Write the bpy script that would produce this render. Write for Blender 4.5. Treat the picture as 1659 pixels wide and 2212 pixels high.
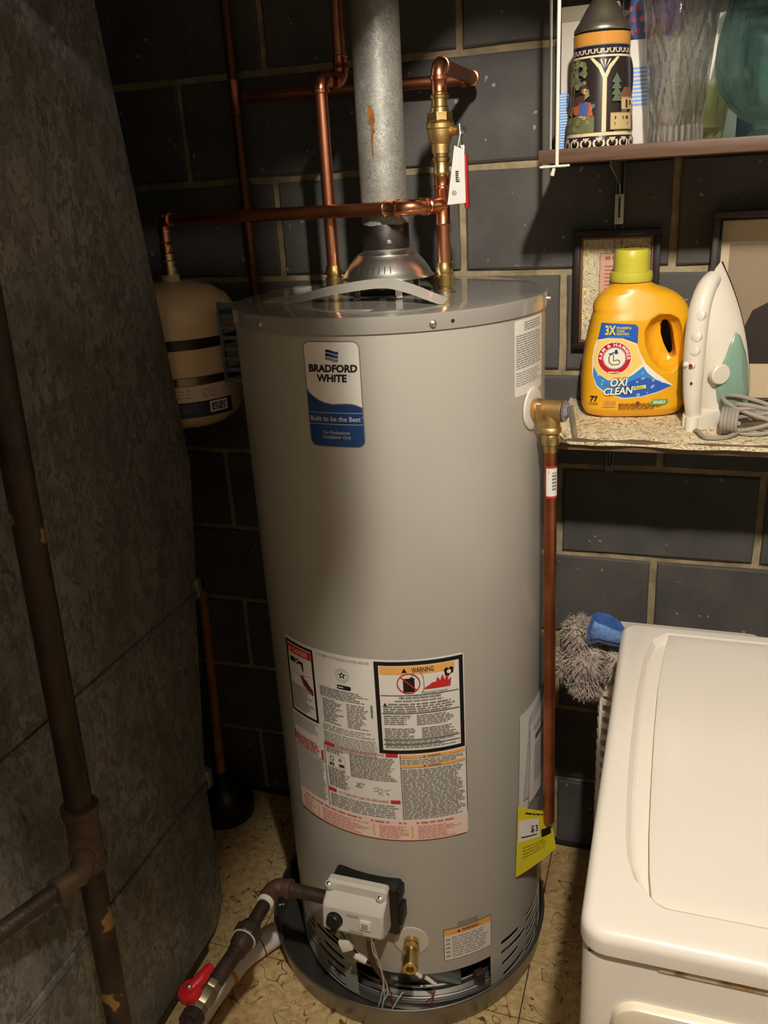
import bpy, bmesh, math, random
import numpy as np
from mathutils import Vector, Matrix
from mathutils.bvhtree import BVHTree
random.seed(7)
PI = math.pi
scene = bpy.context.scene
COL = scene.collection
for o in list(bpy.data.objects): bpy.data.objects.remove(o)

# ------------------------------------------------------------ camera
IW, IH = 1659, 2212
CAM = np.array([0.4232, -1.7928, 1.6057]); YAW, PIT, ROL, FPX = 0.3375, 0.3641, -0.0594, 1861.67
_f = np.array([-math.sin(YAW)*math.cos(PIT), math.cos(YAW)*math.cos(PIT), -math.sin(PIT)])
_r0 = np.array([math.cos(YAW), math.sin(YAW), 0.0]); _u0 = np.cross(_r0, _f)
_r = math.cos(ROL)*_r0 + math.sin(ROL)*_u0; _u = -math.sin(ROL)*_r0 + math.cos(ROL)*_u0
cd = bpy.data.cameras.new('camera'); cam = bpy.data.objects.new('camera', cd); COL.objects.link(cam)
cd.sensor_fit = 'VERTICAL'; cd.sensor_height = 36.0; cd.lens = 36.0*FPX/IH; cd.clip_start = 0.01
cam.matrix_world = Matrix(((_r[0], _u[0], -_f[0], CAM[0]), (_r[1], _u[1], -_f[1], CAM[1]), (_r[2], _u[2], -_f[2], CAM[2]), (0, 0, 0, 1)))
scene.camera = cam
# ------------------------------------------------------------ world, exposure, lamp position
w = bpy.data.worlds.new('world'); scene.world = w; w.use_nodes = True
w.node_tree.nodes['Background'].inputs[0].default_value = (0.01, 0.01, 0.012, 1)
w.node_tree.nodes['Background'].inputs[1].default_value = 0.0
vs = scene.view_settings
vs.view_transform = 'Standard'; vs.look = 'None'; vs.gamma = 1.0; vs.use_curve_mapping = False; vs.exposure = 0.0
BULB = (0.56, -1.68, 2.40); BULB_R = 0.032; BULB_STRENGTH = 2500.0; BULB_COLOR = (1.0, 0.925, 0.815)
CEIL = 2.56

# ------------------------------------------------------------ photo pixel -> place (directions only; depth comes from the surface touched)
def ray(x, y): return _f + _r*(x-IW/2)/FPX - _u*(y-IH/2)/FPX
def on_y(x, y, yy): d = ray(x, y); return CAM + d*(yy-CAM[1])/d[1]
def on_z(x, y, zz): d = ray(x, y); return CAM + d*(zz-CAM[2])/d[2]
HX, HY, HR = -0.0652, -0.3052, 0.2736
def on_cyl(x, y, R=HR):
    d = ray(x, y); o = CAM[:2]-np.array([HX, HY]); a = d[:2]@d[:2]; b = o@d[:2]; c = o@o-R*R; D = b*b-a*c
    t = -b/a if D < 0 else (-b-math.sqrt(D))/a
    P = CAM+t*d; return math.atan2(P[0]-HX, -(P[1]-HY)), P[2]
def cylp(az, z, off=0.0): return (HX+(HR+off)*math.sin(az), HY-(HR+off)*math.cos(az), z)

# ------------------------------------------------------------ materials
def lin(c): return c/12.92 if c <= 0.04045 else ((c+0.055)/1.055)**2.4
def rgb(r, g, b): return (lin(r/255), lin(g/255), lin(b/255), 1.0)
MATS = {}
def mat(name, col, rough=0.5, metal=0.0, coat=0.0, var=None, vscale=20.0, vdetail=4.0, bump=0.0, bscale=200.0, trans=0.0, ior=1.45, spec=0.5, stretch=None, sheen=0.0, alpha=1.0, vlo=0.35, vhi=0.65, rvar=0.0):
    """principled material; var = second colour mixed in by noise, bump = fine relief"""
    if name in MATS: return MATS[name]
    m = bpy.data.materials.new(name); m.use_nodes = True; nt = m.node_tree; N = nt.nodes; L = nt.links
    b = N['Principled BSDF']
    b.inputs['Base Color'].default_value = col; b.inputs['Roughness'].default_value = rough; b.inputs['Metallic'].default_value = metal
    b.inputs['Coat Weight'].default_value = coat; b.inputs['Coat Roughness'].default_value = 0.06
    b.inputs['Transmission Weight'].default_value = trans; b.inputs['IOR'].default_value = ior; b.inputs['Specular IOR Level'].default_value = spec
    b.inputs['Sheen Weight'].default_value = sheen; b.inputs['Alpha'].default_value = alpha
    tc = N.new('ShaderNodeTexCoord'); vec = tc.outputs['Object']
    if stretch:
        mp = N.new('ShaderNodeMapping'); mp.inputs['Scale'].default_value = stretch; L.new(vec, mp.inputs['Vector']); vec = mp.outputs['Vector']
    if var is not None:
        n = N.new('ShaderNodeTexNoise'); n.inputs['Scale'].default_value = vscale; n.inputs['Detail'].default_value = vdetail; L.new(vec, n.inputs['Vector'])
        r = N.new('ShaderNodeValToRGB'); r.color_ramp.elements[0].position = vlo; r.color_ramp.elements[1].position = vhi
        r.color_ramp.elements[0].color = col; r.color_ramp.elements[1].color = var
        L.new(n.outputs['Fac'], r.inputs['Fac']); L.new(r.outputs['Color'], b.inputs['Base Color'])
        if rvar:
            mr = N.new('ShaderNodeMapRange'); mr.inputs['To Min'].default_value = max(0.02, rough-rvar); mr.inputs['To Max'].default_value = min(1, rough+rvar)
            L.new(n.outputs['Fac'], mr.inputs['Value']); L.new(mr.outputs['Result'], b.inputs['Roughness'])
    if bump > 0:
        n2 = N.new('ShaderNodeTexNoise'); n2.inputs['Scale'].default_value = bscale; n2.inputs['Detail'].default_value = 3.0; L.new(vec, n2.inputs['Vector'])
        bp = N.new('ShaderNodeBump'); bp.inputs['Strength'].default_value = bump; bp.inputs['Distance'].default_value = 0.002
        L.new(n2.outputs['Fac'], bp.inputs['Height']); L.new(bp.outputs['Normal'], b.inputs['Normal'])
    MATS[name] = m; return m
def nodes_of(m): return m.node_tree.nodes, m.node_tree.links, m.node_tree.nodes['Principled BSDF']
def galvanized(name, c0, c1, scale, rough=0.42, contrast=1.0, stretch=(1, 1, 1), metal=0.85):
    """zinc spangle: voronoi crystals with their own tone and gloss"""
    if name in MATS: return MATS[name]
    m = mat(name, c0, rough, metal); N, L, b = nodes_of(m)
    tc = N.new('ShaderNodeTexCoord'); mp = N.new('ShaderNodeMapping'); mp.inputs['Scale'].default_value = stretch
    nz = N.new('ShaderNodeTexNoise'); nz.inputs['Scale'].default_value = scale*0.7; nz.inputs['Detail'].default_value = 5
    mx = N.new('ShaderNodeMix'); mx.data_type = 'VECTOR'; mx.inputs['Factor'].default_value = 0.06
    v = N.new('ShaderNodeTexVoronoi'); v.inputs['Scale'].default_value = scale
    L.new(tc.outputs['Object'], mp.inputs['Vector']); L.new(mp.outputs['Vector'], nz.inputs['Vector'])
    L.new(mp.outputs['Vector'], mx.inputs[4]); L.new(nz.outputs['Color'], mx.inputs[5]); L.new(mx.outputs[1], v.inputs['Vector'])
    sep = N.new('ShaderNodeSeparateColor'); L.new(v.outputs['Color'], sep.inputs['Color'])
    n2 = N.new('ShaderNodeTexNoise'); n2.inputs['Scale'].default_value = scale*0.12; n2.inputs['Detail'].default_value = 4; L.new(mp.outputs['Vector'], n2.inputs['Vector'])
    mu = N.new('ShaderNodeMath'); mu.operation = 'MULTIPLY'; L.new(sep.outputs[0], mu.inputs[0]); L.new(n2.outputs['Fac'], mu.inputs[1])
    r = N.new('ShaderNodeValToRGB'); r.color_ramp.elements[0].position = 0.05; r.color_ramp.elements[1].position = 0.55
    r.color_ramp.elements[0].color = c0; r.color_ramp.elements[1].color = c1
    L.new(mu.outputs[0], r.inputs['Fac']); L.new(r.outputs['Color'], b.inputs['Base Color'])
    mr = N.new('ShaderNodeMapRange'); mr.inputs['To Min'].default_value = rough+0.14; mr.inputs['To Max'].default_value = rough-0.12
    L.new(sep.outputs[1], mr.inputs['Value']); L.new(mr.outputs['Result'], b.inputs['Roughness'])
    bp = N.new('ShaderNodeBump'); bp.inputs['Strength'].default_value = 0.12*contrast; bp.inputs['Distance'].default_value = 0.002
    L.new(sep.outputs[2], bp.inputs['Height']); L.new(bp.outputs['Normal'], b.inputs['Normal'])
    return m

# ------------------------------------------------------------ object helpers
def finish(bm, name, ms, parent=None, smooth=True, angle=35):
    bmesh.ops.recalc_face_normals(bm, faces=bm.faces)
    me = bpy.data.meshes.new(name); bm.to_mesh(me); bm.free()
    return link_mesh(me, name, ms, parent, smooth, angle)
def link_mesh(me, name, ms, parent=None, smooth=True, angle=35):
    if not isinstance(ms, (list, tuple)): ms = [ms]
    if len(me.materials) == 0:
        for m in ms: me.materials.append(m)
    if smooth:
        me.polygons.foreach_set('use_smooth', [True]*len(me.polygons)); me.set_sharp_from_angle(angle=math.radians(angle))
    o = bpy.data.objects.new(name, me); COL.objects.link(o)
    if parent is not None: attach(o, parent)
    return o
def world_of(o):
    m = Matrix.LocRotScale(o.location, o.rotation_euler, o.scale)
    return m if o.parent is None else world_of(o.parent) @ o.matrix_parent_inverse @ m
def attach(o, parent):
    o.parent = parent; o.matrix_parent_inverse = world_of(parent).inverted()
def thing(name, label, cat, loc=(0, 0, 0), group=None):
    o = bpy.data.objects.new(name, None); COL.objects.link(o); o.location = loc; o.empty_display_size = 0.02
    o['label'] = label; o['category'] = cat
    if group: o['group'] = group
    return o
def tag(o, label, cat, group=None):
    o['label'] = label; o['category'] = cat
    if group: o['group'] = group
    return o
def struct(o, label=None, cat=None):
    o['kind'] = 'structure'
    if label: o['label'] = label
    if cat: o['category'] = cat
    return o
def basis(d):
    d = Vector(d).normalized(); a = Vector((0, 0, 1)) if abs(d.z) < 0.9 else Vector((1, 0, 0))
    e1 = d.cross(a).normalized(); return d, e1, d.cross(e1).normalized()
class MB:
    def __init__(s): s.bm = bmesh.new()
    def box(s, x0, x1, y0, y1, z0, z1, bev=0.0, seg=2, mi=0, M=None):
        g = bmesh.ops.create_cube(s.bm, size=1.0); vs_ = g['verts']
        for v in vs_: v.co = Vector(((x0+x1)/2+v.co.x*(x1-x0), (y0+y1)/2+v.co.y*(y1-y0), (z0+z1)/2+v.co.z*(z1-z0)))
        fs = set(f for v in vs_ for f in v.link_faces)
        if bev > 0:
            es = list(set(e for v in vs_ for e in v.link_edges))
            r = bmesh.ops.bevel(s.bm, geom=es, offset=bev, segments=seg, profile=0.5, affect='EDGES'); fs |= set(r['faces'])
        fs = [f for f in fs if f.is_valid]
        for f in fs: f.material_index = mi
        if M is not None:
            for v in set(v for f in fs for v in f.verts): v.co = M @ v.co
        return s
    def cyl(s, p0, p1, r0, r1=None, n=20, caps=True, mi=0):
        r1 = r0 if r1 is None else r1
        p0 = Vector(p0); p1 = Vector(p1); d, a, b = basis(p1-p0)
        return s.rings([(p0, r0), (p1, r1)], d, a, b, n, caps, mi)
    def rings(s, pr, d, a, b, n=20, caps=True, mi=0):
        rows = []
        for p, r in pr:
            rows.append([s.bm.verts.new(p+r*(math.cos(2*PI*i/n)*a+math.sin(2*PI*i/n)*b)) for i in range(n)])
        for q, t in zip(rows[:-1], rows[1:]):
            for i in range(n):
                f = s.bm.faces.new((q[i], q[(i+1) % n], t[(i+1) % n], t[i])); f.material_index = mi
        if caps:
            for row in (rows[0], rows[-1]):
                f = s.bm.faces.new(row); f.material_index = mi
        return s
    def turned(s, p0, axis, prof, n=24, caps=True, mi=0):
        """stack of rings along axis: prof = [(distance, radius)]"""
        d, a, b = basis(axis); p0 = Vector(p0)
        return s.rings([(p0+d*t, max(r, 1e-5)) for t, r in prof], d, a, b, n, caps, mi)
    def lathe(s, c, prof, n=48, a0=0.0, a1=2*PI, mi=0, fn=None):
        """prof = [(r, z)] about a vertical axis through c"""
        full = abs(a1-a0-2*PI) < 1e-6; k = n if full else n+1; rows = []
        for r, z in prof:
            row = []
            for i in range(k):
                t = a0+(a1-a0)*i/n; rr = fn(r, z, t) if fn else r
                row.append(s.bm.verts.new((c[0]+rr*math.sin(t), c[1]-rr*math.cos(t), c[2]+z)))
            rows.append(row)
        for q, t in zip(rows[:-1], rows[1:]):
            for i in range(n):
                j = (i+1) % k
                f = s.bm.faces.new((q[i], q[j], t[j], t[i])); f.material_index = mi
        return s
    def tube(s, pts, r, n=12, caps=True, mi=0, closed=False):
        pts = [Vector(p) for p in pts]; rad = r if isinstance(r, (list, tuple)) else [r]*len(pts)
        d0 = (pts[1]-pts[0]).normalized(); _, a, b = basis(d0); rows = []; k = len(pts)
        for i, p in enumerate(pts):
            if closed: t = (pts[(i+1) % k]-pts[i-1]).normalized()
            else: t = ((pts[min(i+1, k-1)]-pts[max(i-1, 0)])).normalized()
            a = (a-t*a.dot(t)).normalized(); b = t.cross(a).normalized()
            rows.append([s.bm.verts.new(p+rad[i]*(math.cos(2*PI*j/n)*a+math.sin(2*PI*j/n)*b)) for j in range(n)])
        pairs = list(zip(rows[:-1], rows[1:])) + ([(rows[-1], rows[0])] if closed else [])
        for q, t in pairs:
            for j in range(n):
                f = s.bm.faces.new((q[j], q[(j+1) % n], t[(j+1) % n], t[j])); f.material_index = mi
        if caps and not closed:
            s.bm.faces.new(rows[0]).material_index = mi; s.bm.faces.new(rows[-1]).material_index = mi
        return s
    def prism(s, poly, fn, d0, d1, mi=0):
        """poly of 2-D points, fn(u, v, d) -> 3-D"""
        A = [s.bm.verts.new(fn(u, v, d0)) for u, v in poly]; B = [s.bm.verts.new(fn(u, v, d1)) for u, v in poly]; n = len(poly)
        for i in range(n): s.bm.faces.new((A[i], A[(i+1) % n], B[(i+1) % n], B[i])).material_index = mi
        s.bm.faces.new(A).material_index = mi; s.bm.faces.new(B).material_index = mi
        return s
    def ball(s, c, r, n=16, sc=(1, 1, 1), mi=0):
        g = bmesh.ops.create_uvsphere(s.bm, u_segments=n, v_segments=max(6, n//2), radius=1.0)
        for v in g['verts']: v.co = Vector((c[0]+v.co.x*r*sc[0], c[1]+v.co.y*r*sc[1], c[2]+v.co.z*r*sc[2]))
        for f in set(f for v in g['verts'] for f in v.link_faces): f.material_index = mi
        return s
    def loft(s, rows, caps=True, mi=0, closed=True):
        R = [[s.bm.verts.new(p) for p in row] for row in rows]; n = len(R[0])
        for q, t in zip(R[:-1], R[1:]):
            for i in range(n if closed else n-1):
                s.bm.faces.new((q[i], q[(i+1) % n], t[(i+1) % n], t[i])).material_index = mi
        if caps and closed:
            s.bm.faces.new(R[0]).material_index = mi; s.bm.faces.new(R[-1]).material_index = mi
        return s
    def build(s, name, m, parent=None, smooth=True, angle=35): return finish(s.bm, name, m, parent, smooth, angle)
def arc(c, e0, e1, r, a0, a1, n=8):
    c = Vector(c); e0 = Vector(e0); e1 = Vector(e1)
    return [c+r*(math.cos(a0+(a1-a0)*i/n)*e0+math.sin(a0+(a1-a0)*i/n)*e1) for i in range(n+1)]
def evaluated(o):
    bpy.context.view_layer.update(); dg = bpy.context.evaluated_depsgraph_get()
    return bpy.data.meshes.new_from_object(o.evaluated_get(dg))
def boolean(base_mb, cutters, remesh=0.0, smooth_it=0):
    a = base_mb.build('tmp_a', [], smooth=False); bs = [c.build('tmp_b', [], smooth=False) for c in (cutters if isinstance(cutters, list) else [cutters])]
    for b in bs:
        m = a.modifiers.new('b', 'BOOLEAN'); m.object = b; m.operation = 'DIFFERENCE'; m.solver = 'EXACT'
    if remesh:
        r = a.modifiers.new('r', 'REMESH'); r.mode = 'VOXEL'; r.voxel_size = remesh
    if smooth_it:
        q = a.modifiers.new('s', 'SMOOTH'); q.factor = 0.5; q.iterations = smooth_it
    me = evaluated(a); me.materials.clear()
    for o in [a]+bs:
        d = o.data; bpy.data.objects.remove(o); bpy.data.meshes.remove(d)
    return me

# ------------------------------------------------------------ flat print laid on a surface
_tc = {}
def text_geo(body, bold=0.0, shear=0.0, space=1.0):
    key = (body, bold, shear, space)
    if key not in _tc:
        cu = bpy.data.curves.new('t', 'FONT'); cu.body = body; cu.size = 1.0; cu.offset = bold; cu.shear = shear; cu.space_character = space
        cu.resolution_u = 3; cu.fill_mode = 'FRONT'
        o = bpy.data.objects.new('t', cu); COL.objects.link(o); me = evaluated(o)
        v = np.array([x.co[:2] for x in me.vertices]); f = [tuple(p.vertices) for p in me.polygons]
        bpy.data.objects.remove(o); bpy.data.curves.remove(cu); bpy.data.meshes.remove(me); _tc[key] = (v, f)
    return _tc[key]
class Print:
    """collects flat coloured shapes (u, v) in layers and lays them on a surface through place(u, v, offset)"""
    def __init__(s, place, step=0.012, lift=0.00022): s.place = place; s.step = step; s.lift = lift; s.items = {}; s.layer = 1
    def raw(s, verts, faces, m): s.items.setdefault(m.name, (m, []))[1].append((verts, faces, s.layer))
    def rect(s, u0, v0, u1, v1, m):
        u0, u1 = min(u0, u1), max(u0, u1); v0, v1 = min(v0, v1), max(v0, v1)
        nu = max(1, math.ceil((u1-u0)/s.step)); nv = max(1, math.ceil((v1-v0)/(s.step*3)))
        V = [(u0+(u1-u0)*i/nu, v0+(v1-v0)*j/nv) for j in range(nv+1) for i in range(nu+1)]
        F = [(j*(nu+1)+i, j*(nu+1)+i+1, (j+1)*(nu+1)+i+1, (j+1)*(nu+1)+i) for j in range(nv) for i in range(nu)]
        s.raw(V, F, m)
    def frame(s, u0, v0, u1, v1, t, m):
        u0, u1 = min(u0, u1), max(u0, u1); v0, v1 = min(v0, v1), max(v0, v1)
        s.rect(u0, v0, u1, v0+t, m); s.rect(u0, v1-t, u1, v1, m); s.rect(u0, v0+t, u0+t, v1-t, m); s.rect(u1-t, v0+t, u1, v1-t, m)
    def poly(s, pts, m):
        """any simple polygon, cut fine enough to follow the surface"""
        bm = bmesh.new(); f = bm.faces.new([bm.verts.new((p[0], p[1], 0)) for p in pts])
        u = [p[0] for p in pts]; v = [p[1] for p in pts]
        for ax, lo, hi in ((0, min(u), max(u)), (1, min(v), max(v))):
            k = math.ceil((hi-lo)/s.step)
            for i in range(1, k):
                c = lo+(hi-lo)*i/k; co = [0, 0, 0]; no = [0, 0, 0]; co[ax] = c; no[ax] = 1
                bmesh.ops.bisect_plane(bm, geom=bm.verts[:]+bm.edges[:]+bm.faces[:], plane_co=co, plane_no=no)
        bmesh.ops.triangulate(bm, faces=bm.faces[:]); bm.verts.index_update()
        s.raw([(x.co.x, x.co.y) for x in bm.verts], [tuple(x.index for x in g.verts) for g in bm.faces], m); bm.free()
    def disc(s, u, v, r, m, n=32, ru=None): s.poly([(u+(ru or r)*math.cos(2*PI*i/n), v+r*math.sin(2*PI*i/n)) for i in range(n)], m)
    def ring(s, u, v, r0, r1, m, n=32):
        V = []; F = []
        for i in range(n):
            a = 2*PI*i/n; V += [(u+r0*math.cos(a), v+r0*math.sin(a)), (u+r1*math.cos(a), v+r1*math.sin(a))]; j = (i+1) % n
            F.append((2*i, 2*i+1, 2*j+1, 2*j))
        s.raw(V, F, m)
    def rrect(s, u0, v0, u1, v1, r, m):
        u0, u1 = min(u0, u1), max(u0, u1); v0, v1 = min(v0, v1), max(v0, v1); P = []
        for cx, cy, a in ((u1-r, v1-r, 0), (u0+r, v1-r, 90), (u0+r, v0+r, 180), (u1-r, v0+r, 270)):
            P += [(cx+r*math.cos(math.radians(a+15*i)), cy+r*math.sin(math.radians(a+15*i))) for i in range(7)]
        s.poly(P, m)
    def line(s, pts, t, m):
        for (a, b), (c, d) in zip(pts[:-1], pts[1:]):
            l = math.hypot(c-a, d-b) or 1; nx, ny = -(d-b)/l*t/2, (c-a)/l*t/2
            s.poly([(a-nx, b-ny), (c-nx, d-ny), (c+nx, d+ny), (a+nx, b+ny)], m)
    def text(s, body, u, v, m, h=None, wid=None, align='C', bold=0.0, shear=0.0, rot=0.0, space=1.0):
        """cap height h and/or total width wid; (u, v) = middle of baseline"""
        V, F = text_geo(body, bold, shear, space); lo, hi = V.min(0), V.max(0); H0 = 0.70; W0 = hi[0]-lo[0]
        sv = h/H0 if h else wid/W0; su = wid/W0 if wid else sv
        x = (V[:, 0]-lo[0])*su; y = V[:, 1]*sv; x = x-{'C': W0*su/2, 'L': 0, 'R': W0*su}[align]
        c, q = math.cos(rot), math.sin(rot)
        s.raw([(u+c*a-q*b, v+q*a+c*b) for a, b in zip(x, y)], F, m)
    def arc_text(s, body, u, v, r, a_mid, m, h, bold=0.0, span=None, inward=False):
        """letters set around a circle"""
        ws = []
        for ch in body:
            if ch == ' ': ws.append(0.35); continue
            V, _ = text_geo(ch, bold); ws.append(V[:, 0].max()-V[:, 0].min()+0.10)
        k = (span*r/sum(ws)) if span else h/0.70; tot = sum(ws)*k/r; a = a_mid+(-tot/2 if inward else tot/2)
        for ch, w0 in zip(body, ws):
            da = w0*k/r; am = a+(da/2 if inward else -da/2)
            if ch != ' ':
                s.text(ch, u+r*math.cos(am), v+r*math.sin(am), m, h=h, wid=(w0-0.10)*k, bold=bold, rot=am+(PI/2 if inward else -PI/2))
            a += da if inward else -da
    def words(s, u0, v0, u1, v1, rows, m, fill=0.5, ragged=0.25, seed=1):
        """unreadable small print: rows of word-length marks"""
        rnd = random.Random(seed); u0, u1 = min(u0, u1), max(u0, u1); v0, v1 = min(v0, v1), max(v0, v1); p = (v1-v0)/rows; V = []; F = []
        for i in range(rows):
            t = v1-p*(i+0.5); end = u1-(u1-u0)*rnd.random()*ragged; u = u0
            while u < end:
                wl = min(rnd.uniform(1.2, 4.2)*p, end-u); k = len(V); q = p*fill*0.5
                V += [(u, t-q), (u+wl, t-q), (u+wl, t+q), (u, t+q)]; F.append((k, k+1, k+2, k+3)); u += wl+p*0.45
        s.raw(V, F, m)
    def up(s): s.layer += 1
    def build(s, name, parent):
        V = []; F = []; MI = []; ms = []
        for m, its in s.items.values():
            ms.append(m)
            for v, f, lay in its:
                k = len(V); V += [tuple(s.place(a, b, s.lift*lay)) for a, b in v]
                F += [tuple(i+k for i in g) for g in f]; MI += [len(ms)-1]*len(f)
        me = bpy.data.meshes.new(name); me.from_pydata(V, [], F)
        for m in ms: me.materials.append(m)
        me.polygons.foreach_set('material_index', MI); me.update()
        return link_mesh(me, name, ms, parent, smooth=False)

# ============================================================ the room
X0, X1, YF = -1.75, 2.05, -3.6
CO = 0.2032                                             # one block course
JOINT = 0.0145
m_mortar = mat('mortar', rgb(176, 160, 128), 0.9, var=rgb(140, 124, 98), vscale=25, bump=0.9, bscale=160, spec=0.2)
m_block = mat('painted_block', rgb(80, 78, 75), 0.66, var=rgb(94, 91, 86), vscale=9, bump=0.55, bscale=260, spec=0.35)
def block_paint(m):
    N, L, b = nodes_of(m)
    tc = N.new('ShaderNodeTexCoord'); g = N.new('ShaderNodeNewGeometry')
    n = N.new('ShaderNodeTexNoise'); n.inputs['Scale'].default_value = 75; n.inputs['Detail'].default_value = 1; n.inputs['Roughness'].default_value = 0.3
    L.new(g.outputs['Position'], n.inputs['Vector'])
    r = N.new('ShaderNodeValToRGB'); r.color_ramp.elements[0].position = 0.765; r.color_ramp.elements[1].position = 0.78
    mx = N.new('ShaderNodeMix'); mx.data_type = 'RGBA'; src = b.inputs['Base Color'].links[0].from_socket
    # noise that colours the block reads the place on the wall, so no two blocks look alike
    for nd in N:
        if nd.type == 'TEX_NOISE' and nd is not n:
            for l in list(nd.inputs['Vector'].links): L.remove(l)
            L.new(g.outputs['Position'], nd.inputs['Vector'])
    L.new(n.outputs['Fac'], r.inputs['Fac']); L.new(r.outputs['Color'], mx.inputs['Factor']); L.new(src, mx.inputs['A']); mx.inputs['B'].default_value = rgb(150, 146, 138)
    L.new(mx.outputs['Result'], b.inputs['Base Color'])
block_paint(m_block)
b = MB().box(X0, X1, 0.004, 0.2, 0, CEIL)
wall_back = struct(b.build('wall_back', m_mortar, smooth=False), 'dark grey painted concrete block wall with beige mortar joints', 'wall')
_blocks = {}
def block_mesh(wd, seed):
    """rough chamfered block face, its foot in the mortar"""
    key = (round(wd, 3), seed)
    if key in _blocks: return _blocks[key]
    rnd = random.Random(seed*7+int(wd*1000)); bm = bmesh.new(); h = CO-JOINT; rings_ = []
    for ins, y in ((0.0, 0.012), (0.0, -0.0015), (0.0035, -0.0045)):
        P = []
        for (x, z, nx, nz) in ((0, 0, 1, 0), (wd, 0, 0, 1), (wd, h, -1, 0), (0, h, 0, -1)):
            for k in range(4):
                L_ = wd if nx else h; t = k/4
                px, pz = x+nx*L_*t, z+nz*L_*t
                P.append((min(max(px, ins), wd-ins)+rnd.uniform(-.0012, .0012), y+rnd.uniform(-.0004, .0004), min(max(pz, ins), h-ins)+rnd.uniform(-.0012, .0012)))
        rings_.append([bm.verts.new(p) for p in P])
    for q, t in zip(rings_[:-1], rings_[1:]):
        for i in range(16): bm.faces.new((q[i], q[(i+1) % 16], t[(i+1) % 16], t[i]))
    bm.faces.new(rings_[-1])
    bmesh.ops.recalc_face_normals(bm, faces=bm.faces)
    me = bpy.data.meshes.new('block'); bm.to_mesh(me); bm.free(); me.materials.append(m_block); _blocks[key] = me
    if bm and me.polygons[-1].normal.y > 0: me.flip_normals()
    return me
k = 0
while k*CO < CEIL-0.01:
    off = 0.0 if k % 2 else CO
    n0 = math.floor((X0-off)/(2*CO))
    for n in range(n0, n0+14):
        a = off+n*2*CO+JOINT/2; e = a+2*CO-JOINT
        a, e = max(a, X0), min(e, X1)
        if e-a < 0.03: continue
        o = bpy.data.objects.new('block', block_mesh(e-a, (k*3+n) % 5)); COL.objects.link(o)
        o.location = (a, 0, k*CO+JOINT/2); o.parent = wall_back
    k += 1

# floor: vinyl tiles with dark worm-like figure
m_grout = mat('floor_joint', rgb(58, 46, 32), 0.9)
m_tile = mat('floor_tile', rgb(182, 152, 100), 0.42, spec=0.45)
def tile_nodes(m):
    N, L, b = nodes_of(m); g = N.new('ShaderNodeNewGeometry')
    w1 = N.new('ShaderNodeTexNoise'); w1.inputs['Scale'].default_value = 15; w1.inputs['Detail'].default_value = 1; w1.inputs['Distortion'].default_value = 1.2; L.new(g.outputs['Position'], w1.inputs['Vector'])
    mu = N.new('ShaderNodeMath'); mu.operation = 'MULTIPLY'; mu.inputs[1].default_value = 6.0; L.new(w1.outputs['Fac'], mu.inputs[0])
    fr = N.new('ShaderNodeMath'); fr.operation = 'FRACT'; L.new(mu.outputs[0], fr.inputs[0])
    sb = N.new('ShaderNodeMath'); sb.operation = 'SUBTRACT'; sb.inputs[1].default_value = 0.5; L.new(fr.outputs[0], sb.inputs[0])
    ab = N.new('ShaderNodeMath'); ab.operation = 'ABSOLUTE'; L.new(sb.outputs[0], ab.inputs[0])
    br = N.new('ShaderNodeTexNoise'); br.inputs['Scale'].default_value = 22; L.new(g.outputs['Position'], br.inputs['Vector'])
    r = N.new('ShaderNodeValToRGB'); r.color_ramp.elements[0].position = 0.02; r.color_ramp.elements[1].position = 0.065
    r.color_ramp.elements[0].color = (1, 1, 1, 1); r.color_ramp.elements[1].color = (0, 0, 0, 1); L.new(ab.outputs[0], r.inputs['Fac'])
    r2 = N.new('ShaderNodeValToRGB'); r2.color_ramp.elements[0].position = 0.34; r2.color_ramp.elements[1].position = 0.46; L.new(br.outputs['Fac'], r2.inputs['Fac'])
    lm = N.new('ShaderNodeMath'); lm.operation = 'MULTIPLY'; L.new(r.outputs['Color'], lm.inputs[0]); L.new(r2.outputs['Color'], lm.inputs[1])
    n2 = N.new('ShaderNodeTexNoise'); n2.inputs['Scale'].default_value = 60; n2.inputs['Detail'].default_value = 5; L.new(g.outputs['Position'], n2.inputs['Vector'])
    c = N.new('ShaderNodeValToRGB'); c.color_ramp.elements[0].position = 0.3; c.color_ramp.elements[1].position = 0.7
    c.color_ramp.elements[0].color = rgb(178, 148, 98); c.color_ramp.elements[1].color = rgb(216, 190, 140); L.new(n2.outputs['Fac'], c.inputs['Fac'])
    # rust-brown stain by the wall on the dryer side
    n3 = N.new('ShaderNodeTexNoise'); n3.inputs['Scale'].default_value = 3.2; n3.inputs['Detail'].default_value = 4; L.new(g.outputs['Position'], n3.inputs['Vector'])
    r3 = N.new('ShaderNodeValToRGB'); r3.color_ramp.elements[0].position = 0.5; r3.color_ramp.elements[1].position = 0.72; L.new(n3.outputs['Fac'], r3.inputs['Fac'])
    m1 = N.new('ShaderNodeMix'); m1.data_type = 'RGBA'; L.new(r3.outputs['Color'], m1.inputs['Factor']); L.new(c.outputs['Color'], m1.inputs['A']); m1.inputs['B'].default_value = rgb(150, 98, 52)
    m2 = N.new('ShaderNodeMix'); m2.data_type = 'RGBA'; L.new(lm.outputs[0], m2.inputs['Factor']); L.new(m1.outputs['Result'], m2.inputs['A']); m2.inputs['B'].default_value = rgb(100, 76, 44)
    L.new(m2.outputs['Result'], b.inputs['Base Color'])
tile_nodes(m_tile)
floor = struct(MB().box(X0, X1, YF, 0.01, -0.12, -0.0022).build('floor', m_grout, smooth=False), 'tan vinyl tile floor with dark worm-like veins', 'floor')
TS = 0.3048; _t = bmesh.new(); bmesh.ops.create_cube(_t, size=1.0)
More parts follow.
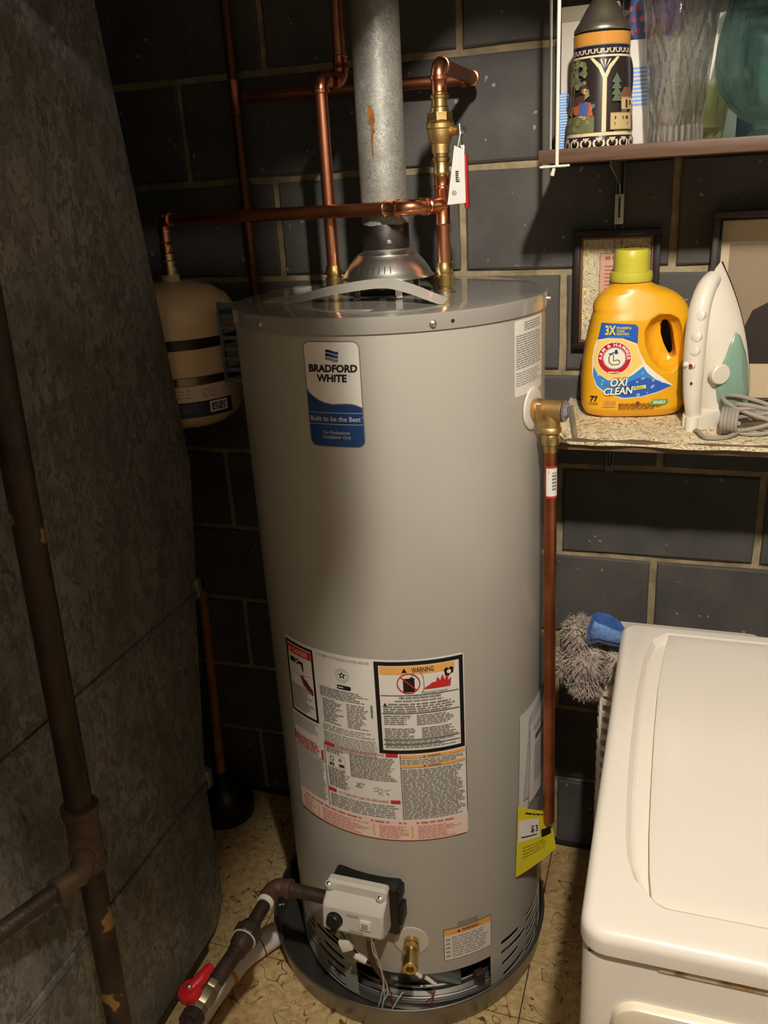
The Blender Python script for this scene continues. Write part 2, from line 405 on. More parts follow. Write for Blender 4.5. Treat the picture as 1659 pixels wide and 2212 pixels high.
for v in _t.verts: v.co = Vector((v.co.x*(TS-0.0022), v.co.y*(TS-0.0022), -0.002+v.co.z*0.004))
bmesh.ops.bevel(_t, geom=[e for e in _t.edges if all(v.co.z > -0.001 for v in e.verts)], offset=0.0008, segments=1, affect='EDGES')
tile_me = bpy.data.meshes.new('floor_tile'); _t.to_mesh(tile_me); _t.free(); tile_me.materials.append(m_tile)
for i in range(-7, 8):
    for j in range(-1, 13):
        x = 0.204+TS*(i+0.5); y = -0.217-TS*(j-0.5)+0.0
        x0, x1, y0, y1 = max(x-TS/2, X0), min(x+TS/2, X1), max(y-TS/2, YF), min(y+TS/2, 0.003)
        if x1-x0 < 0.02 or y1-y0 < 0.02: continue
        o = bpy.data.objects.new('floor_tile', tile_me); COL.objects.link(o)
        o.location = ((x0+x1)/2, (y0+y1)/2, 0); o.scale = ((x1-x0)/TS, (y1-y0)/TS, 1); o.parent = floor
m_room = mat('room_wall_paint', rgb(138, 134, 126), 0.8, var=rgb(118, 114, 108), vscale=3)
m_ceil = mat('ceiling_board', rgb(118, 104, 84), 0.85, var=rgb(92, 78, 60), vscale=2)
struct(MB().box(X0-0.1, X0, YF, 0.2, 0, CEIL).build('wall_left', m_room, smooth=False), 'painted side wall beyond the furnace', 'wall')
struct(MB().box(X1, X1+0.1, YF, 0.2, 0, CEIL).build('wall_right', m_room, smooth=False), 'painted side wall beyond the washer', 'wall')
struct(MB().box(X0-0.1, X1+0.1, YF-0.1, YF, 0, CEIL).build('wall_front', m_room, smooth=False), 'painted wall facing the water heater', 'wall')
struct(MB().box(X0-0.1, X1+0.1, YF-0.1, 0.2, CEIL, CEIL+0.1).build('ceiling', m_ceil, smooth=False), 'plain basement ceiling', 'ceiling')
# base of the wall: dark line where wall meets floor
struct(MB().box(X0, X1, -0.012, 0.004, 0.0, 0.012, bev=0.003).build('trim_1', mat('dark_strip', rgb(30, 26, 22), 0.7), smooth=False), 'dark strip where the block wall meets the floor', 'trim')

# the one lamp: bare bulb in a porcelain holder on the ceiling
lamp = thing('ceiling_lamp', 'bare warm bulb in a white porcelain holder on the ceiling', 'lamp', (BULB[0], BULB[1], CEIL))
m_porc = mat('porcelain', rgb(235, 232, 224), 0.25)
MB().lathe((BULB[0], BULB[1], 0), [(0.0005, CEIL), (0.058, CEIL), (0.056, CEIL-0.015), (0.03, CEIL-0.035), (0.022, CEIL-0.075), (0.0005, CEIL-0.075)], 32).build('lamp_holder', m_porc, lamp)
m_bulb = bpy.data.materials.new('lit_bulb'); m_bulb.use_nodes = True
_n = m_bulb.node_tree.nodes; _n.remove(_n['Principled BSDF']); _e = _n.new('ShaderNodeEmission')
_e.inputs[0].default_value = (*BULB_COLOR, 1); _e.inputs[1].default_value = BULB_STRENGTH
m_bulb.node_tree.links.new(_e.outputs[0], _n['Material Output'].inputs[0]); MATS['lit_bulb'] = m_bulb
bc = BULB[2]
MB().lathe((BULB[0], BULB[1], 0), [(0.0005, bc-BULB_R)]+[(BULB_R*math.sin(t*PI/12), bc-BULB_R*math.cos(t*PI/12)) for t in range(1, 10)]+[(0.015, bc+BULB_R+0.012), (0.013, CEIL-0.07), (0.0005, CEIL-0.07)], 24).build('bulb', m_bulb, lamp)

# unseen boxes added overhead to shade the upper wall and the left side
m_galv = galvanized('galvanized_sheet', rgb(74, 72, 66), rgb(140, 138, 130), 46, 0.5, 1.0)
blocker = thing('upper_blocker', 'unseen galvanized box added under the ceiling to shade the upper wall', 'blocker', (0.3, -0.85, CEIL))
MB().box(-0.46, X1-0.02, -1.0, -0.72, 2.172, 2.45, bev=0.004).build('blocker_body', m_galv, blocker)
MB().box(-0.455, 0.235, -1.004, -0.716, 2.088, 2.20, bev=0.004).build('dropped_section', m_galv, blocker)
for x in (0.4, 1.1, 1.6): MB().box(x-0.015, x+0.015, -1.004, -0.716, 2.167, CEIL, bev=0.001).build('hanger', mat('strap_steel', rgb(120, 118, 112), 0.45, 0.9), blocker)
br = thing('lower_blocker', 'unseen galvanized box added overhead to shade the left side', 'blocker', (-0.05, -1.40, CEIL))
MB().box(-0.475, 0.345, -1.50, -1.30, 1.93, 2.25, bev=0.004).build('blocker_body', m_galv, br)
MB().box(0.335, 0.353, -1.506, -1.294, 1.925, 2.256, bev=0.003).build('end_cap', m_galv, br)
MB().box(-0.1, -0.07, -1.504, -1.296, 1.926, CEIL, bev=0.001).build('hanger', MATS['strap_steel'], br)

# ============================================================ water heater
m_grey = mat('heater_grey_enamel', rgb(176, 172, 162), 0.38, coat=0.35, spec=0.45)
m_greytop = mat('heater_top_enamel', rgb(150, 146, 138), 0.22, coat=0.8, spec=0.5)
m_dark = mat('dark_chamber', rgb(34, 36, 32), 0.6, 0.2)
m_steel = mat('zinc_steel', rgb(206, 204, 198), 0.36, 1.0)
m_black = mat('black_plastic', rgb(22, 20, 20), 0.4)
m_whitep = mat('white_plastic', rgb(222, 218, 208), 0.4)
m_offw = mat('light_grey_plastic', rgb(202, 197, 186), 0.38)
m_copper = mat('copper', rgb(226, 154, 116), 0.36, 1.0, var=rgb(196, 118, 82), vscale=30, vdetail=6, rvar=0.08, vlo=0.4, vhi=0.75)
m_copper_d = mat('copper_old', rgb(196, 128, 92), 0.42, 1.0, var=rgb(160, 96, 66), vscale=14, vdetail=6)
m_copbri = mat('copper_fitting', rgb(238, 166, 124), 0.27, 1.0, var=rgb(210, 128, 88), vscale=60, vdetail=4)
m_brass = mat('brass', rgb(224, 200, 140), 0.32, 1.0, var=rgb(196, 164, 102), vscale=45)
m_bronze = mat('cast_brass', rgb(206, 170, 112), 0.46, 1.0, bump=0.3, bscale=500)
m_solder = mat('solder', rgb(190, 186, 176), 0.3, 1.0)
m_iron = mat('black_iron_pipe', rgb(52, 44, 40), 0.5, 0.5, var=rgb(84, 64, 50), vscale=28, bump=0.4, bscale=150)
ink = mat('print_black', rgb(24, 20, 22), 0.5); ink_g = mat('print_grey', rgb(132, 128, 122), 0.5); ink_w = mat('label_white', rgb(232, 228, 220), 0.4, coat=0.2)
ink_r = mat('print_red', rgb(200, 44, 44), 0.5); ink_o = mat('print_orange', rgb(240, 176, 92), 0.5); ink_p = mat('print_pink', rgb(240, 214, 200), 0.5)
ink_mid = mat('print_midgrey', rgb(160, 156, 150), 0.5); ink_rl = mat('print_light_red', rgb(206, 110, 104), 0.5); ink_dr = mat('print_dark_red', rgb(110, 40, 38), 0.5)

heater = thing('water_heater', 'tall grey cylindrical gas water heater with blue brand plate and warning labels', 'water heater', (HX, HY, 0.0))
# jacket shell with real openings
base = MB(); n = 160; prof = [(HR-0.0011, 0.018), (HR, 0.018), (HR, 1.399), (HR-0.0011, 1.399)]
base.lathe((HX, HY, 0), prof+[prof[0]], n)
bmesh.ops.remove_doubles(base.bm, verts=base.bm.verts, dist=1e-6)
cut = MB()
def cyl_patch(mb, pts, r0=HR-0.02, r1=HR+0.02):
    """prism on the cylinder from (azimuth, z) outline"""
    mb.prism(pts, lambda a, z, d: (HX+d*math.sin(a), HY-d*math.cos(a), z), r0, r1)
def slot(az0, z0, az1, z1, half=0.0042):
    dx, dz = (az1-az0)*HR, z1-z0; l = math.hypot(dx, dz); ux, uz = dx/l, dz/l; P = []
    for (a, z, s0) in ((az0, z0, PI/2), (az1, z1, -PI/2)):
        for k in range(5):
            t = s0+PI*k/4; cx, cz = math.cos(t)*ux-math.sin(t)*uz, math.cos(t)*uz+math.sin(t)*ux
            P.append((a+half*cx/HR, z+half*cz))
    cyl_patch(cut, P)
def slot_px(x0, y0, x1, y1, half=0.0042):
    a = on_cyl(x0, y0); b_ = on_cyl(x1, y1); slot(a[0], a[1], b_[0], b_[1], half)
rad = math.radians
cyl_patch(cut, [(rad(-12.5), 0.0), (rad(-8), 0.0), (rad(8), 0.0), (rad(28), 0.0), (rad(48.4), 0.0), (rad(48.4), 0.112), (rad(28), 0.112), (rad(8), 0.112), (rad(-12.5), 0.112)])
for x0, y0, x1, y1 in ((686, 1996, 733, 2041), (693, 2040, 741, 2088), (704, 2035, 739, 2068), (697, 2081, 746, 2128), (710, 2077, 744, 2108), (703, 2004, 730, 2030)):
    slot_px(x0, y0, x1, y1, .0046)
for z0 in (.137, .120, .094, .078, .052, .036):
    slot(rad(-50), z0+.002, rad(-39.5), z0-.003, .0042); slot(rad(-67), z0+.002, rad(-56), z0-.002, .0042)
def Z4(x, y): return 860+x/4.608, 1950+y/4.608
for x0, y0, x1, y1 in ((1040, 395, 1190, 258), (1040, 492, 1255, 268), (1050, 598, 1187, 442), (1062, 700, 1243, 478), (1110, 745, 1190, 652)):
    slot_px(*Z4(x0, y0), *Z4(x1, y1), .0046)
for z0 in (.137, .120, .094, .078, .052, .036):
    slot(rad(73), z0, rad(83), z0, .0042); slot(rad(89), z0, rad(99), z0, .0042)
me = boolean(base, cut)
jacket = link_mesh(me, 'jacket', m_grey, heater, angle=30)
cap_prof = [(0.0005, 1.4222), (0.10, 1.4222), (0.20, 1.4222), (0.2715, 1.4222), (0.2745, 1.4216), (0.2762, 1.4200), (0.2768, 1.4175), (0.2768, 1.3968), (0.2752, 1.3962), (0.2730, 1.3975)]
MB().lathe((HX, HY, 0), cap_prof, 160).build('top_cap', [m_greytop], heater, angle=25)
MB().lathe((HX, HY, 0), [(0.0005, 1.4232), (0.052, 1.4232), (0.054, 1.4222)], 40).build('flue_opening', m_dark, heater)
def cap_screw(az, z, rad_=0.2768):
    m_ = MB(); d = (math.sin(az), -math.cos(az), 0); p = (HX+rad_*d[0], HY+rad_*d[1], z)
    m_.turned(p, d, [(0, 0.0062), (0.0012, 0.0062), (0.0012, 0.0045), (0.0048, 0.0042), (0.0056, 0.0028)], 12)
    return m_.build('screw', m_steel, heater)
for x, y in ((562, 701), (935, 699), (1181, 645)):
    a, z = on_cyl(x, y, 0.2768); cap_screw(a if x < 1100 else rad(95), z if x < 1100 else 1.407)
a, z = on_cyl(978, 693, 0.2768)
MB().turned((HX+0.2766*math.sin(a), HY-0.2766*math.cos(a), z), (math.sin(a), -math.cos(a), 0), [(0, 0.003), (0.0007, 0.003)], 12).build('screw_hole', m_dark, heater)
# inside of the burner compartment: chamber and floor darkened to stand in for shade
MB().lathe((HX, HY, 0), [(0.225, 0.03), (0.225, 0.17)], 64).build('combustion_chamber', mat('chamber_steel', rgb(40, 44, 40), 0.6, 0.1, var=rgb(24, 27, 24), vscale=12), heater)
MB().lathe((HX, HY, 0), [(0.0005, 0.03), (0.2445, 0.03)], 96).build('burner_floor', mat('shaded_floor', rgb(46, 46, 44), .7), heater)
MB().lathe((HX, HY, 0), [(0.244, 0.0305), (0.25, 0.024), (0.268, 0.024), (0.2695, 0.008), (0.262, 0.003)], 96).build('base_pan', m_steel, heater)
for k_, (r_, z_) in enumerate(((0.236, 0.034), (0.2585, 0.027))):
    MB().tube([(HX+r_*math.sin(2*PI*i/64), HY-r_*math.cos(2*PI*i/64), z_) for i in range(64)], 0.0032, 8, closed=True).build('base_ridge', m_steel, heater)
a = rad(20); MB().turned((HX+0.224*math.sin(a), HY-0.224*math.cos(a), 0.085), (math.sin(a), -math.cos(a), 0), [(0, 0.017), (0.006, 0.017), (0.006, 0.012), (0.002, 0.011), (0.002, 0.0005)], 20).build('sight_glass', mat('sight_port', rgb(52, 62, 84), 0.2, 0.4), heater)
def a_box(name, az, r0, r1, hw, z0, z1, m, par=None, bev=0.002):
    M = Matrix.Translation((HX, HY, 0)) @ Matrix.Rotation(az, 4, 'Z')
    return MB().box(-hw, hw, -r1, -r0, z0, z1, bev=bev, M=M).build(name, m, par or heater)
a_box('burner_door', rad(16), 0.224, 0.232, 0.085, 0.034, 0.118, mat('door_steel', rgb(96, 100, 94), 0.4, 0.8))
a_box('pilot_tube_cover', rad(2), 0.228, 0.240, 0.012, 0.05, 0.07, m_steel)
a_box('compartment_tab', rad(45), 0.245, 0.262, 0.010, 0.02, 0.06, mat('tab_brown', rgb(74, 58, 46), 0.5, 0.3))

# ---- brand plate
def on_jacket(u, v, off): return cylp(u/HR, v, 0.0003+off)
def L6(cx, cy): a_, z_ = on_cyl(600+cx/3.6065, 1360+cy/3.6065); return a_*HR, z_
def LB(cx, cy): a_, z_ = on_cyl(630+cx/7.375, 700+cy/7.375); return a_*HR, z_
m_navy = mat('print_navy', rgb(30, 66, 120), 0.4, coat=0.2); m_bd = mat('plate_border', rgb(120, 112, 100), 0.4)
u0, u1, v0, v1 = rad(-11.7)*HR, rad(8.0)*HR, 1.2205, 1.3875
P = Print(on_jacket, 0.008)
P.rrect(u0, v0, u1, v1, 0.012, m_bd); P.up()
P.rrect(u0+0.0016, v0+0.0016, u1-0.0016, v1-0.0016, 0.0105, ink_w); P.up()
# navy lower part under the wave
wave = [LB(222, 1040), LB(262, 1100), LB(330, 1160), LB(420, 1220), LB(520, 1262), LB(640, 1288), LB(760, 1285), LB(880, 1282), LB(980, 1288), LB(1060, 1310), LB(1150, 1345)]
w0 = u0+0.0016; w1 = u1-0.0016; bz = v0+0.0016; rr = 0.0105
wave = [(w0+(w1-w0)*(p[0]-wave[0][0])/(wave[-1][0]-wave[0][0]), p[1]) for p in wave]
corner = [(w1-rr+rr*math.cos(t*PI/12), bz+rr-rr*math.sin(t*PI/12)) for t in range(0, 7)]+[(w0+rr-rr*math.sin(t*PI/12), bz+rr-rr*math.cos(t*PI/12)) for t in range(0, 7)]
P.poly(wave+corner, m_navy)
P.line([(p[0], p[1]+0.0008) for p in wave], 0.0016, m_bd); P.up()
um = (u0+u1)/2
P.text('BRADFORD', LB(655, 710)[0]-.0008, LB(655, 762)[1], ink, h=LB(655, 650)[1]-LB(655, 762)[1], wid=(LB(1062, 720)[0]-LB(250, 690)[0])*.95, bold=0.042, shear=0.08)
P.text('WHITE', LB(640, 860)[0], LB(640, 916)[1], ink, h=LB(640, 806)[1]-LB(640, 917)[1], wid=LB(880, 860)[0]-LB(405, 860)[0], bold=0.042, shear=0.08)
P.ring(LB(917, 826)[0], LB(917, 826)[1], 0.0005, 0.0009, ink, 12)
fu0, fu1 = LB(548, 510)[0], LB(750, 530)[0]; ft, fb = LB(640, 432)[1], LB(640, 612)[1]; fh = (ft-fb)
for i in range(3):                                          # flag of three waving stripes
    top = []; bot = []; a0 = ft-fh*(i/3.0)
    for j in range(9):
        t = j/8; dz = 0.26*fh*(0.9-1.15*t+0.25*math.sin(t*PI*2.0)) if True else 0
        top.append((fu0+(fu1-fu0)*t-0.0006*i, a0+dz*0.62)); bot.append((fu0+(fu1-fu0)*t-0.0006*i-0.0003, a0-fh*0.25+dz*0.62))
    P.poly(top+bot[::-1], m_navy if i < 2 else ink_g)
    P.poly([(a_, b_) for a_, b_ in top[:5]]+[(a_, b_) for a_, b_ in bot[:5]][::-1], ink if i < 2 else ink_g)
m_sil = mat('print_silver', rgb(196, 196, 200), 0.4)
for y in (1415, 1597): P.rect(LB(285, y)[0], LB(700, y)[1]-0.0004, LB(1140, y)[0], LB(700, y)[1]+0.0004, m_sil)
P.text('Built to be the Best', LB(702, 1510)[0]-.0012, LB(702, 1548)[1], m_sil, h=LB(702, 1472)[1]-LB(702, 1548)[1], wid=(LB(1112, 1530)[0]-LB(292, 1490)[0])*.96, bold=0.014)
P.text('TM', LB(1126, 1500)[0], LB(1126, 1500)[1], m_sil, h=0.0018)
P.text('For Professional', LB(718, 1730)[0], LB(718, 1752)[1], m_sil, h=0.0052, wid=LB(930, 1700)[0]-LB(510, 1700)[0], shear=0.2)
P.text('Installation Only', LB(730, 1800)[0], LB(730, 1825)[1], m_sil, h=0.0052, wid=LB(950, 1700)[0]-LB(512, 1700)[0], shear=0.2)
P.build('brand_label', heater)

# ---- large rating and warning label
def R6(x0, y0, x1, y1): a_ = L6(x0, y0); b_ = L6(x1, y1); return a_[0], b_[1], b_[0], a_[1]      # u0 v0 u1 v1
P = Print(on_jacket, 0.008)
lu0, lu1, lv0, lv1 = rad(-36.9)*HR, rad(38.8)*HR, 0.452, 0.840
P.rrect(lu0, lv0, lu1, lv1, 0.006, ink_w); P.up()
def frame6(x0, y0, x1, y1, t, m): q = R6(x0, y0, x1, y1); P.frame(*q, t, m); return q
# danger box
q = frame6(62, 52, 325, 733, 0.0052, ink); q1 = q
iu0, iu1, iz1 = q[0]+0.0062, q[2]-0.0062, q[3]-0.0075
P.rect(iu0, iz1-0.017, iu1, iz1, ink_r); P.up()
P.text('DANGER', (iu0+iu1)/2+0.004, iz1-0.0135, ink_p, h=0.0095, wid=(iu1-iu0)*0.62, bold=0.02)
P.poly([(iu0+0.003, iz1-0.014), (iu0+0.011, iz1-0.014), (iu0+0.007, iz1-0.0035)], ink_p)
dz_ = iz1-0.02; du = iu1-iu0
P.rect(iu0+du*.08, dz_-.016, iu0+du*.30, dz_-.006, ink); P.ring(iu0+du*.40, dz_-.011, .003, .0055, ink, 18); P.rect(iu0+du*.46, dz_-.014, iu0+du*.66, dz_-.008, ink); P.poly([(iu0+du*.58, dz_-.014), (iu0+du*.66, dz_-.014), (iu0+du*.66, dz_-.028), (iu0+du*.60, dz_-.026)], ink)
P.line([(iu0+du*.1, dz_-.034), (iu0+du*.45, dz_-.040), (iu0+du*.9, dz_-.032)], .0008, ink_g)
P.poly([(iu0+du*.50, dz_-.040), (iu0+du*.58, dz_-.034), (iu0+du*.66, dz_-.042), (iu0+du*.74, dz_-.044), (iu0+du*.98, dz_-.060), (iu0+du*.98, dz_-.072), (iu0+du*.80, dz_-.064), (iu0+du*.60, dz_-.056)], ink_dr)
P.words(iu0+.002, q[1]+.010, iu1-.002, dz_-.062, 18, ink_g, .5, .35, 3)
P.words(q[0]+.002, q[1]-.032, q[2], q[1]-.004, 7, ink_mid, .5, .2, 4)
# middle column
P.text('AUTOMATIC STORAGE WATER HEATER', (L6(712, 270)[0]+L6(296, 200)[0])/2, L6(500, 246)[1], ink_g, h=.0052, wid=L6(712, 270)[0]-L6(296, 200)[0], bold=.008)
su, sv = L6(500, 357); P.ring(su, sv, .0128, .0136, ink_g); P.ring(su, sv, .0098, .0104, ink_g)
P.poly([(su+(.0085 if i % 2 == 0 else .0036)*math.sin(i*PI/5), sv+(.0085 if i % 2 == 0 else .0036)*math.cos(i*PI/5)) for i in range(10)], ink); P.up()
P.disc(su, sv, .0022, ink_w, 14)
q = R6(463, 428, 572, 478); P.rrect(q[0], sv-.0285, q[2], sv-.0200, .0025, ink); P.up(); P.words(q[0]+.002, sv-.0258, q[2]-.014, sv-.0232, 1, ink_w, .9, 0)
a_ = L6(330, 440); b_ = L6(712, 520)
P.words(a_[0], sv-.053, b_[0], sv-.031, 6, ink_g, .5, .3, 5)
P.words(a_[0]+.004, sv-.108, a_[0]+.05, sv-.056, 13, ink_g, .5, .5, 6); P.words(a_[0]+.055, sv-.108, b_[0]-.002, sv-.056, 13, ink_g, .5, .6, 7)
P.words(a_[0], sv-.126, b_[0]+.006, sv-.112, 3, ink_mid, .5, .3, 8); P.words(a_[0], sv-.166, L6(790, 850)[0]-.004, sv-.128, 10, ink_mid, .5, .05, 9)
q = R6(722, 585, 746, 690)
for i in range(26):
    if i % 3 != 1: P.rect(q[0], q[1]+(q[3]-q[1])*i/26, q[2], q[1]+(q[3]-q[1])*(i+.75)/26, ink)
# warning box
q = frame6(745, 245, 1456, 900, 0.0075, ink)
iu0, iu1, iz0, iz1 = q[0]+.0095, q[2]-.0095, q[1]+.009, q[3]-.0095
P.rect(iu0, iz1-.0155, iu1-.006, iz1, ink_o); P.up()
mu_ = (iu0+iu1)/2; P.text('WARNING', mu_+.006, iz1-.0125, ink, h=.0095, wid=(iu1-iu0)*.28, bold=.02)
P.poly([(mu_-.031, iz1-.0125), (mu_-.021, iz1-.0125), (mu_-.026, iz1-.003)], ink)
cu_, cv_ = iu0+(iu1-iu0)*.36, .793
P.poly([(cu_-.0095, cv_-.017), (cu_+.0105, cv_-.017), (cu_+.0105, cv_+.010), (cu_+.004, cv_+.013), (cu_+.002, cv_+.010), (cu_-.0095, cv_+.010)], ink); P.up()
P.ring(cu_, cv_, .0185, .0205, ink_r, 40); P.line([(cu_-.0135, cv_+.0135), (cu_+.0135, cv_-.0135)], .0022, ink_r)
P.line([(cu_+.006, cv_+.012), (cu_+.008, cv_+.022), (cu_+.020, cv_+.024), (cu_+.026, cv_+.012), (cu_+.027, cv_-.010), (cu_+.024, cv_-.019)], .0013, ink_g)
fu, fv = iu0+(iu1-iu0)*.53, cv_-.013
P.poly([(fu, fv), (fu+.050, fv), (fu+.052, fv+.018), (fu+.047, fv+.012), (fu+.044, fv+.024), (fu+.040, fv+.014), (fu+.036, fv+.026), (fu+.032, fv+.014), (fu+.027, fv+.022), (fu+.024, fv+.012), (fu+.018, fv+.012), (fu+.010, fv+.006)], ink_r)
P.poly([(fu+.041, fv+.022), (fu+.046, fv+.018), (fu+.050, fv+.024), (fu+.056, fv+.026), (fu+.056, fv+.036), (fu+.050, fv+.038), (fu+.048, fv+.034), (fu+.044, fv+.038), (fu+.039, fv+.034)], ink); P.up(); P.disc(fu+.048, fv+.029, .004, ink_w, 12)
P.text('Flammable Vapors', fu+.022, fv-.0085, ink, h=.0044, wid=.046)
ln = lambda z_, t=.0011: P.rect(iu0, z_-t/2, iu1, z_+t/2, ink)
zA = .7695; ln(zA)
P.text('FIRE AND EXPLOSION HAZARD', mu_, zA-.0072, ink, h=.0046, wid=(iu1-iu0)*.53, bold=.012)
P.words(mu_-.045, zA-.0135, mu_+.045, zA-.0092, 1, ink_g, .5, .1, 11)
P.poly([(iu0+.003, zA-.0215), (iu0+.010, zA-.0215), (iu0+.0065, zA-.0152)], ink)
P.words(iu0+.012, zA-.0205, iu1-.01, zA-.0152, 1, ink_g, .5, .1, 12); P.words(iu0+.003, zA-.0355, iu1-.004, zA-.0205, 3, ink_g, .5, .12, 13)
zB = .7325; ln(zB, .0013)
P.words(iu0+.003, zB-.024, mu_-.016, zB-.003, 5, ink_g, .45, .3, 14); P.words(mu_-.008, zB-.026, iu1-.006, zB-.003, 6, ink_g, .45, .25, 15)
P.words(iu0+.003, zB-.053, mu_-.006, zB-.030, 6, ink_g, .45, .35, 16); P.words(mu_, zB-.053, iu1-.004, zB-.030, 7, ink_g, .45, .3, 17)
zC = .6775; ln(zC, .0013); P.words(iu0+.003, .6688, iu1-.004, zC-.0012, 2, ink_g, .45, .3, 18); zD = .6675; ln(zD, .0013); P.words(iu0+.003, .6595, iu1-.004, zD-.0012, 2, ink_g, .45, .3, 19)
# lower columns
vl = lambda x0, y0, x1, y1: P.rect((L6(x0, y0)[0]+L6(x1, y1)[0])/2-.0006, L6(x1, y1)[1], (L6(x0, y0)[0]+L6(x1, y1)[0])/2+.0006, L6(x0, y0)[1], ink)
vl(368, 872, 412, 1372); vl(946, 972, 990, 1478); vl(1456, 905, 1481, 1405)
ca = L6(368, 900)[0]-.001; cb = L6(946, 1000)[0]+.002; cc = L6(1470, 1100)[0]
def red_head(u0_, u1_, z_, name, wbar, col=ink_r, tcol=ink_rl):
    P.rect(u0_, z_-.0075, u0_+wbar, z_, col); P.rect(u1_-wbar, z_-.0075, u1_, z_, col)
    P.text(name, (u0_+u1_)/2, z_-.0065, tcol, h=.0052, wid=(u1_-u0_)-2*wbar-.008, bold=.014)
zl = L6(150, 770)[1]
P.rect(lu0+.002, zl-.020, lu0+.006, zl, ink_r); P.rect(ca-.008, zl-.032, ca-.003, zl-.012, ink_r); P.words(lu0+.008, zl-.030, ca-.010, zl-.002, 6, ink_rl, .5, .15, 20)
P.rect(lu0+.003, zl-.0345, ca+.002, zl-.0335, ink)
P.words(lu0+.006, lv0+.052, ca-.002, zl-.037, 30, ink_mid, .5, .12, 21)
zo = L6(480, 890)[1]-.002
red_head(ca+.003, cb-.004, zo, 'OPERATING INSTRUCTIONS', .022)
P.words(ca+.006, zo-.022, ca+.046, zo-.010, 4, ink_mid, .5, .3, 22)
P.frame(ca+.008, zo-.052, ca+.046, zo-.024, .0006, ink_mid); P.ring(ca+.017, zo-.034, .004, .0052, ink, 20); P.disc(ca+.035, zo-.033, .0028, ink_g, 12, .004); P.words(ca+.011, zo-.050, ca+.022, zo-.043, 2, ink, .6, .1, 23); P.words(ca+.032, zo-.049, ca+.044, zo-.042, 2, ink, .6, .1, 24)
P.words(ca+.056, zo-.062, cb-.006, zo-.010, 17, ink_mid, .5, .2, 25); P.words(ca+.006, zo-.098, ca+.054, zo-.054, 14, ink_mid, .5, .25, 26)
for (a_, b_, s_) in ((ca+.062, zo-.073, 31), (ca+.098, zo-.080, 32)):
    rn = random.Random(s_)
    for i in range(7): x_, y_ = a_+rn.uniform(0, .026), b_+rn.uniform(-.010, .004); P.line([(x_, y_), (x_+rn.uniform(.004, .012), y_+rn.uniform(-.004, .004))], .0009, ink_g)
    P.ring(a_+.014, b_-.004, .0040, .0048, ink_g, 18)
red_head(ca+.003, cb-.004, zo-.103, 'TO TURN OFF GAS TO APPLIANCE', .018)
P.words(ca+.006, lv0+.050, cb-.006, zo-.114, 6, ink_mid, .5, .1, 27)
zr = L6(1440, 915)[1]
for k_, z_ in enumerate((zr, zr-.0205)):
    P.rect(cb, z_-.0062, cc-.003, z_, ink_o); P.up(); P.text('WARNING', (cb+cc)/2, z_-.0052, ink_dr, h=.0040, wid=.024, bold=.02); P.poly([((cb+cc)/2-.020, z_-.0052), ((cb+cc)/2-.0155, z_-.0052), ((cb+cc)/2-.0178, z_-.001)], ink_dr)
P.words(cb+.002, zr-.0195, cc-.006, zr-.0075, 3, ink_mid, .45, .2, 28)
P.words(cb+.002, lv0+.050, cc-.004, zr-.029, 28, ink_mid, .52, .15, 29)
P.rect(lu0+.001, lv0+.001, lu1-.002, lv0+.047, ink_p); P.up(); P.rect(lu0+.004, lv0+.0006, lu1-.004, lv0+.0018, ink_r)
P.words(lu0+.02, lv0+.0375, lu1-.02, lv0+.0445, 1, ink_rl, .6, .05, 30)
for f_ in (0, .155, .50, .70): P.words(lu0+(lu1-lu0)*f_+.012, lv0+.0038, lu0+(lu1-lu0)*{0: .155, .155: .5, .5: .7, .7: .98}[f_]-.004, lv0+.0345, 8, ink_rl, .45, .4, int(f_*100)+40)
for f_ in (.155, .50, .70): P.rect(lu0+(lu1-lu0)*f_, lv0+.006, lu0+(lu1-lu0)*f_+.003, lv0+.034, ink_o)
P.build('rating_label', heater)
# ---- instruction sticker on the right flank
P = Print(on_jacket, 0.008); a0, a1 = rad(63.5)*HR, rad(85)*HR
P.rrect(a0, 1.268, a1, 1.391, .004, ink_w); P.up(); P.words(a0+.028, 1.372, a1-.012, 1.387, 4, ink_g, .5, .1, 51)
P.words(a0+.004, 1.312, a1-.004, 1.368, 15, ink_g, .5, .1, 52); P.words(a0+.004, 1.284, a1-.006, 1.308, 6, ink_mid, .5, .2, 53); P.build('instruction_sticker', heater)
# ---- small warning sticker and grey stamp near the foot
P = Print(on_jacket, 0.008); (a0, z1_), (a1, z0_) = on_cyl(957, 2008), on_cyl(1061, 2038); a0 *= HR; a1 *= HR; z1_ = .2235; z0_ = .142
P.rect(a0, z0_, a1, z1_, ink); P.up(); P.rect(a0+.0012, z0_+.0012, a1-.0012, z1_-.0012, ink_w); P.up()
P.rect(a0+.0012, z1_-.016, a1-.0012, z1_-.0012, ink_o); P.up(); P.text('WARNING', (a0+a1)/2+.004, z1_-.0125, ink, h=.0075, wid=.036, bold=.02); P.poly([((a0+a1)/2-.024, z1_-.0125), ((a0+a1)/2-.017, z1_-.0125), ((a0+a1)/2-.0205, z1_-.005)], ink)
P.words(a0+.004, z0_+.006, a0+.014, z1_-.022, 5, ink_mid, .5, .1, 61); P.words(a0+.017, z0_+.006, a1-.004, z1_-.020, 9, ink_mid, .5, .2, 62)
P.build('warning_sticker', heater)
P = Print(on_jacket, 0.008); (a0, zz), (a1, _z) = on_cyl(988, 1996), on_cyl(1033, 1982); P.rect(a0*HR, zz-.006, a1*HR, zz+.006, mat('grey_stamp', rgb(142, 138, 130), .5)); P.build('serial_stamp', heater)

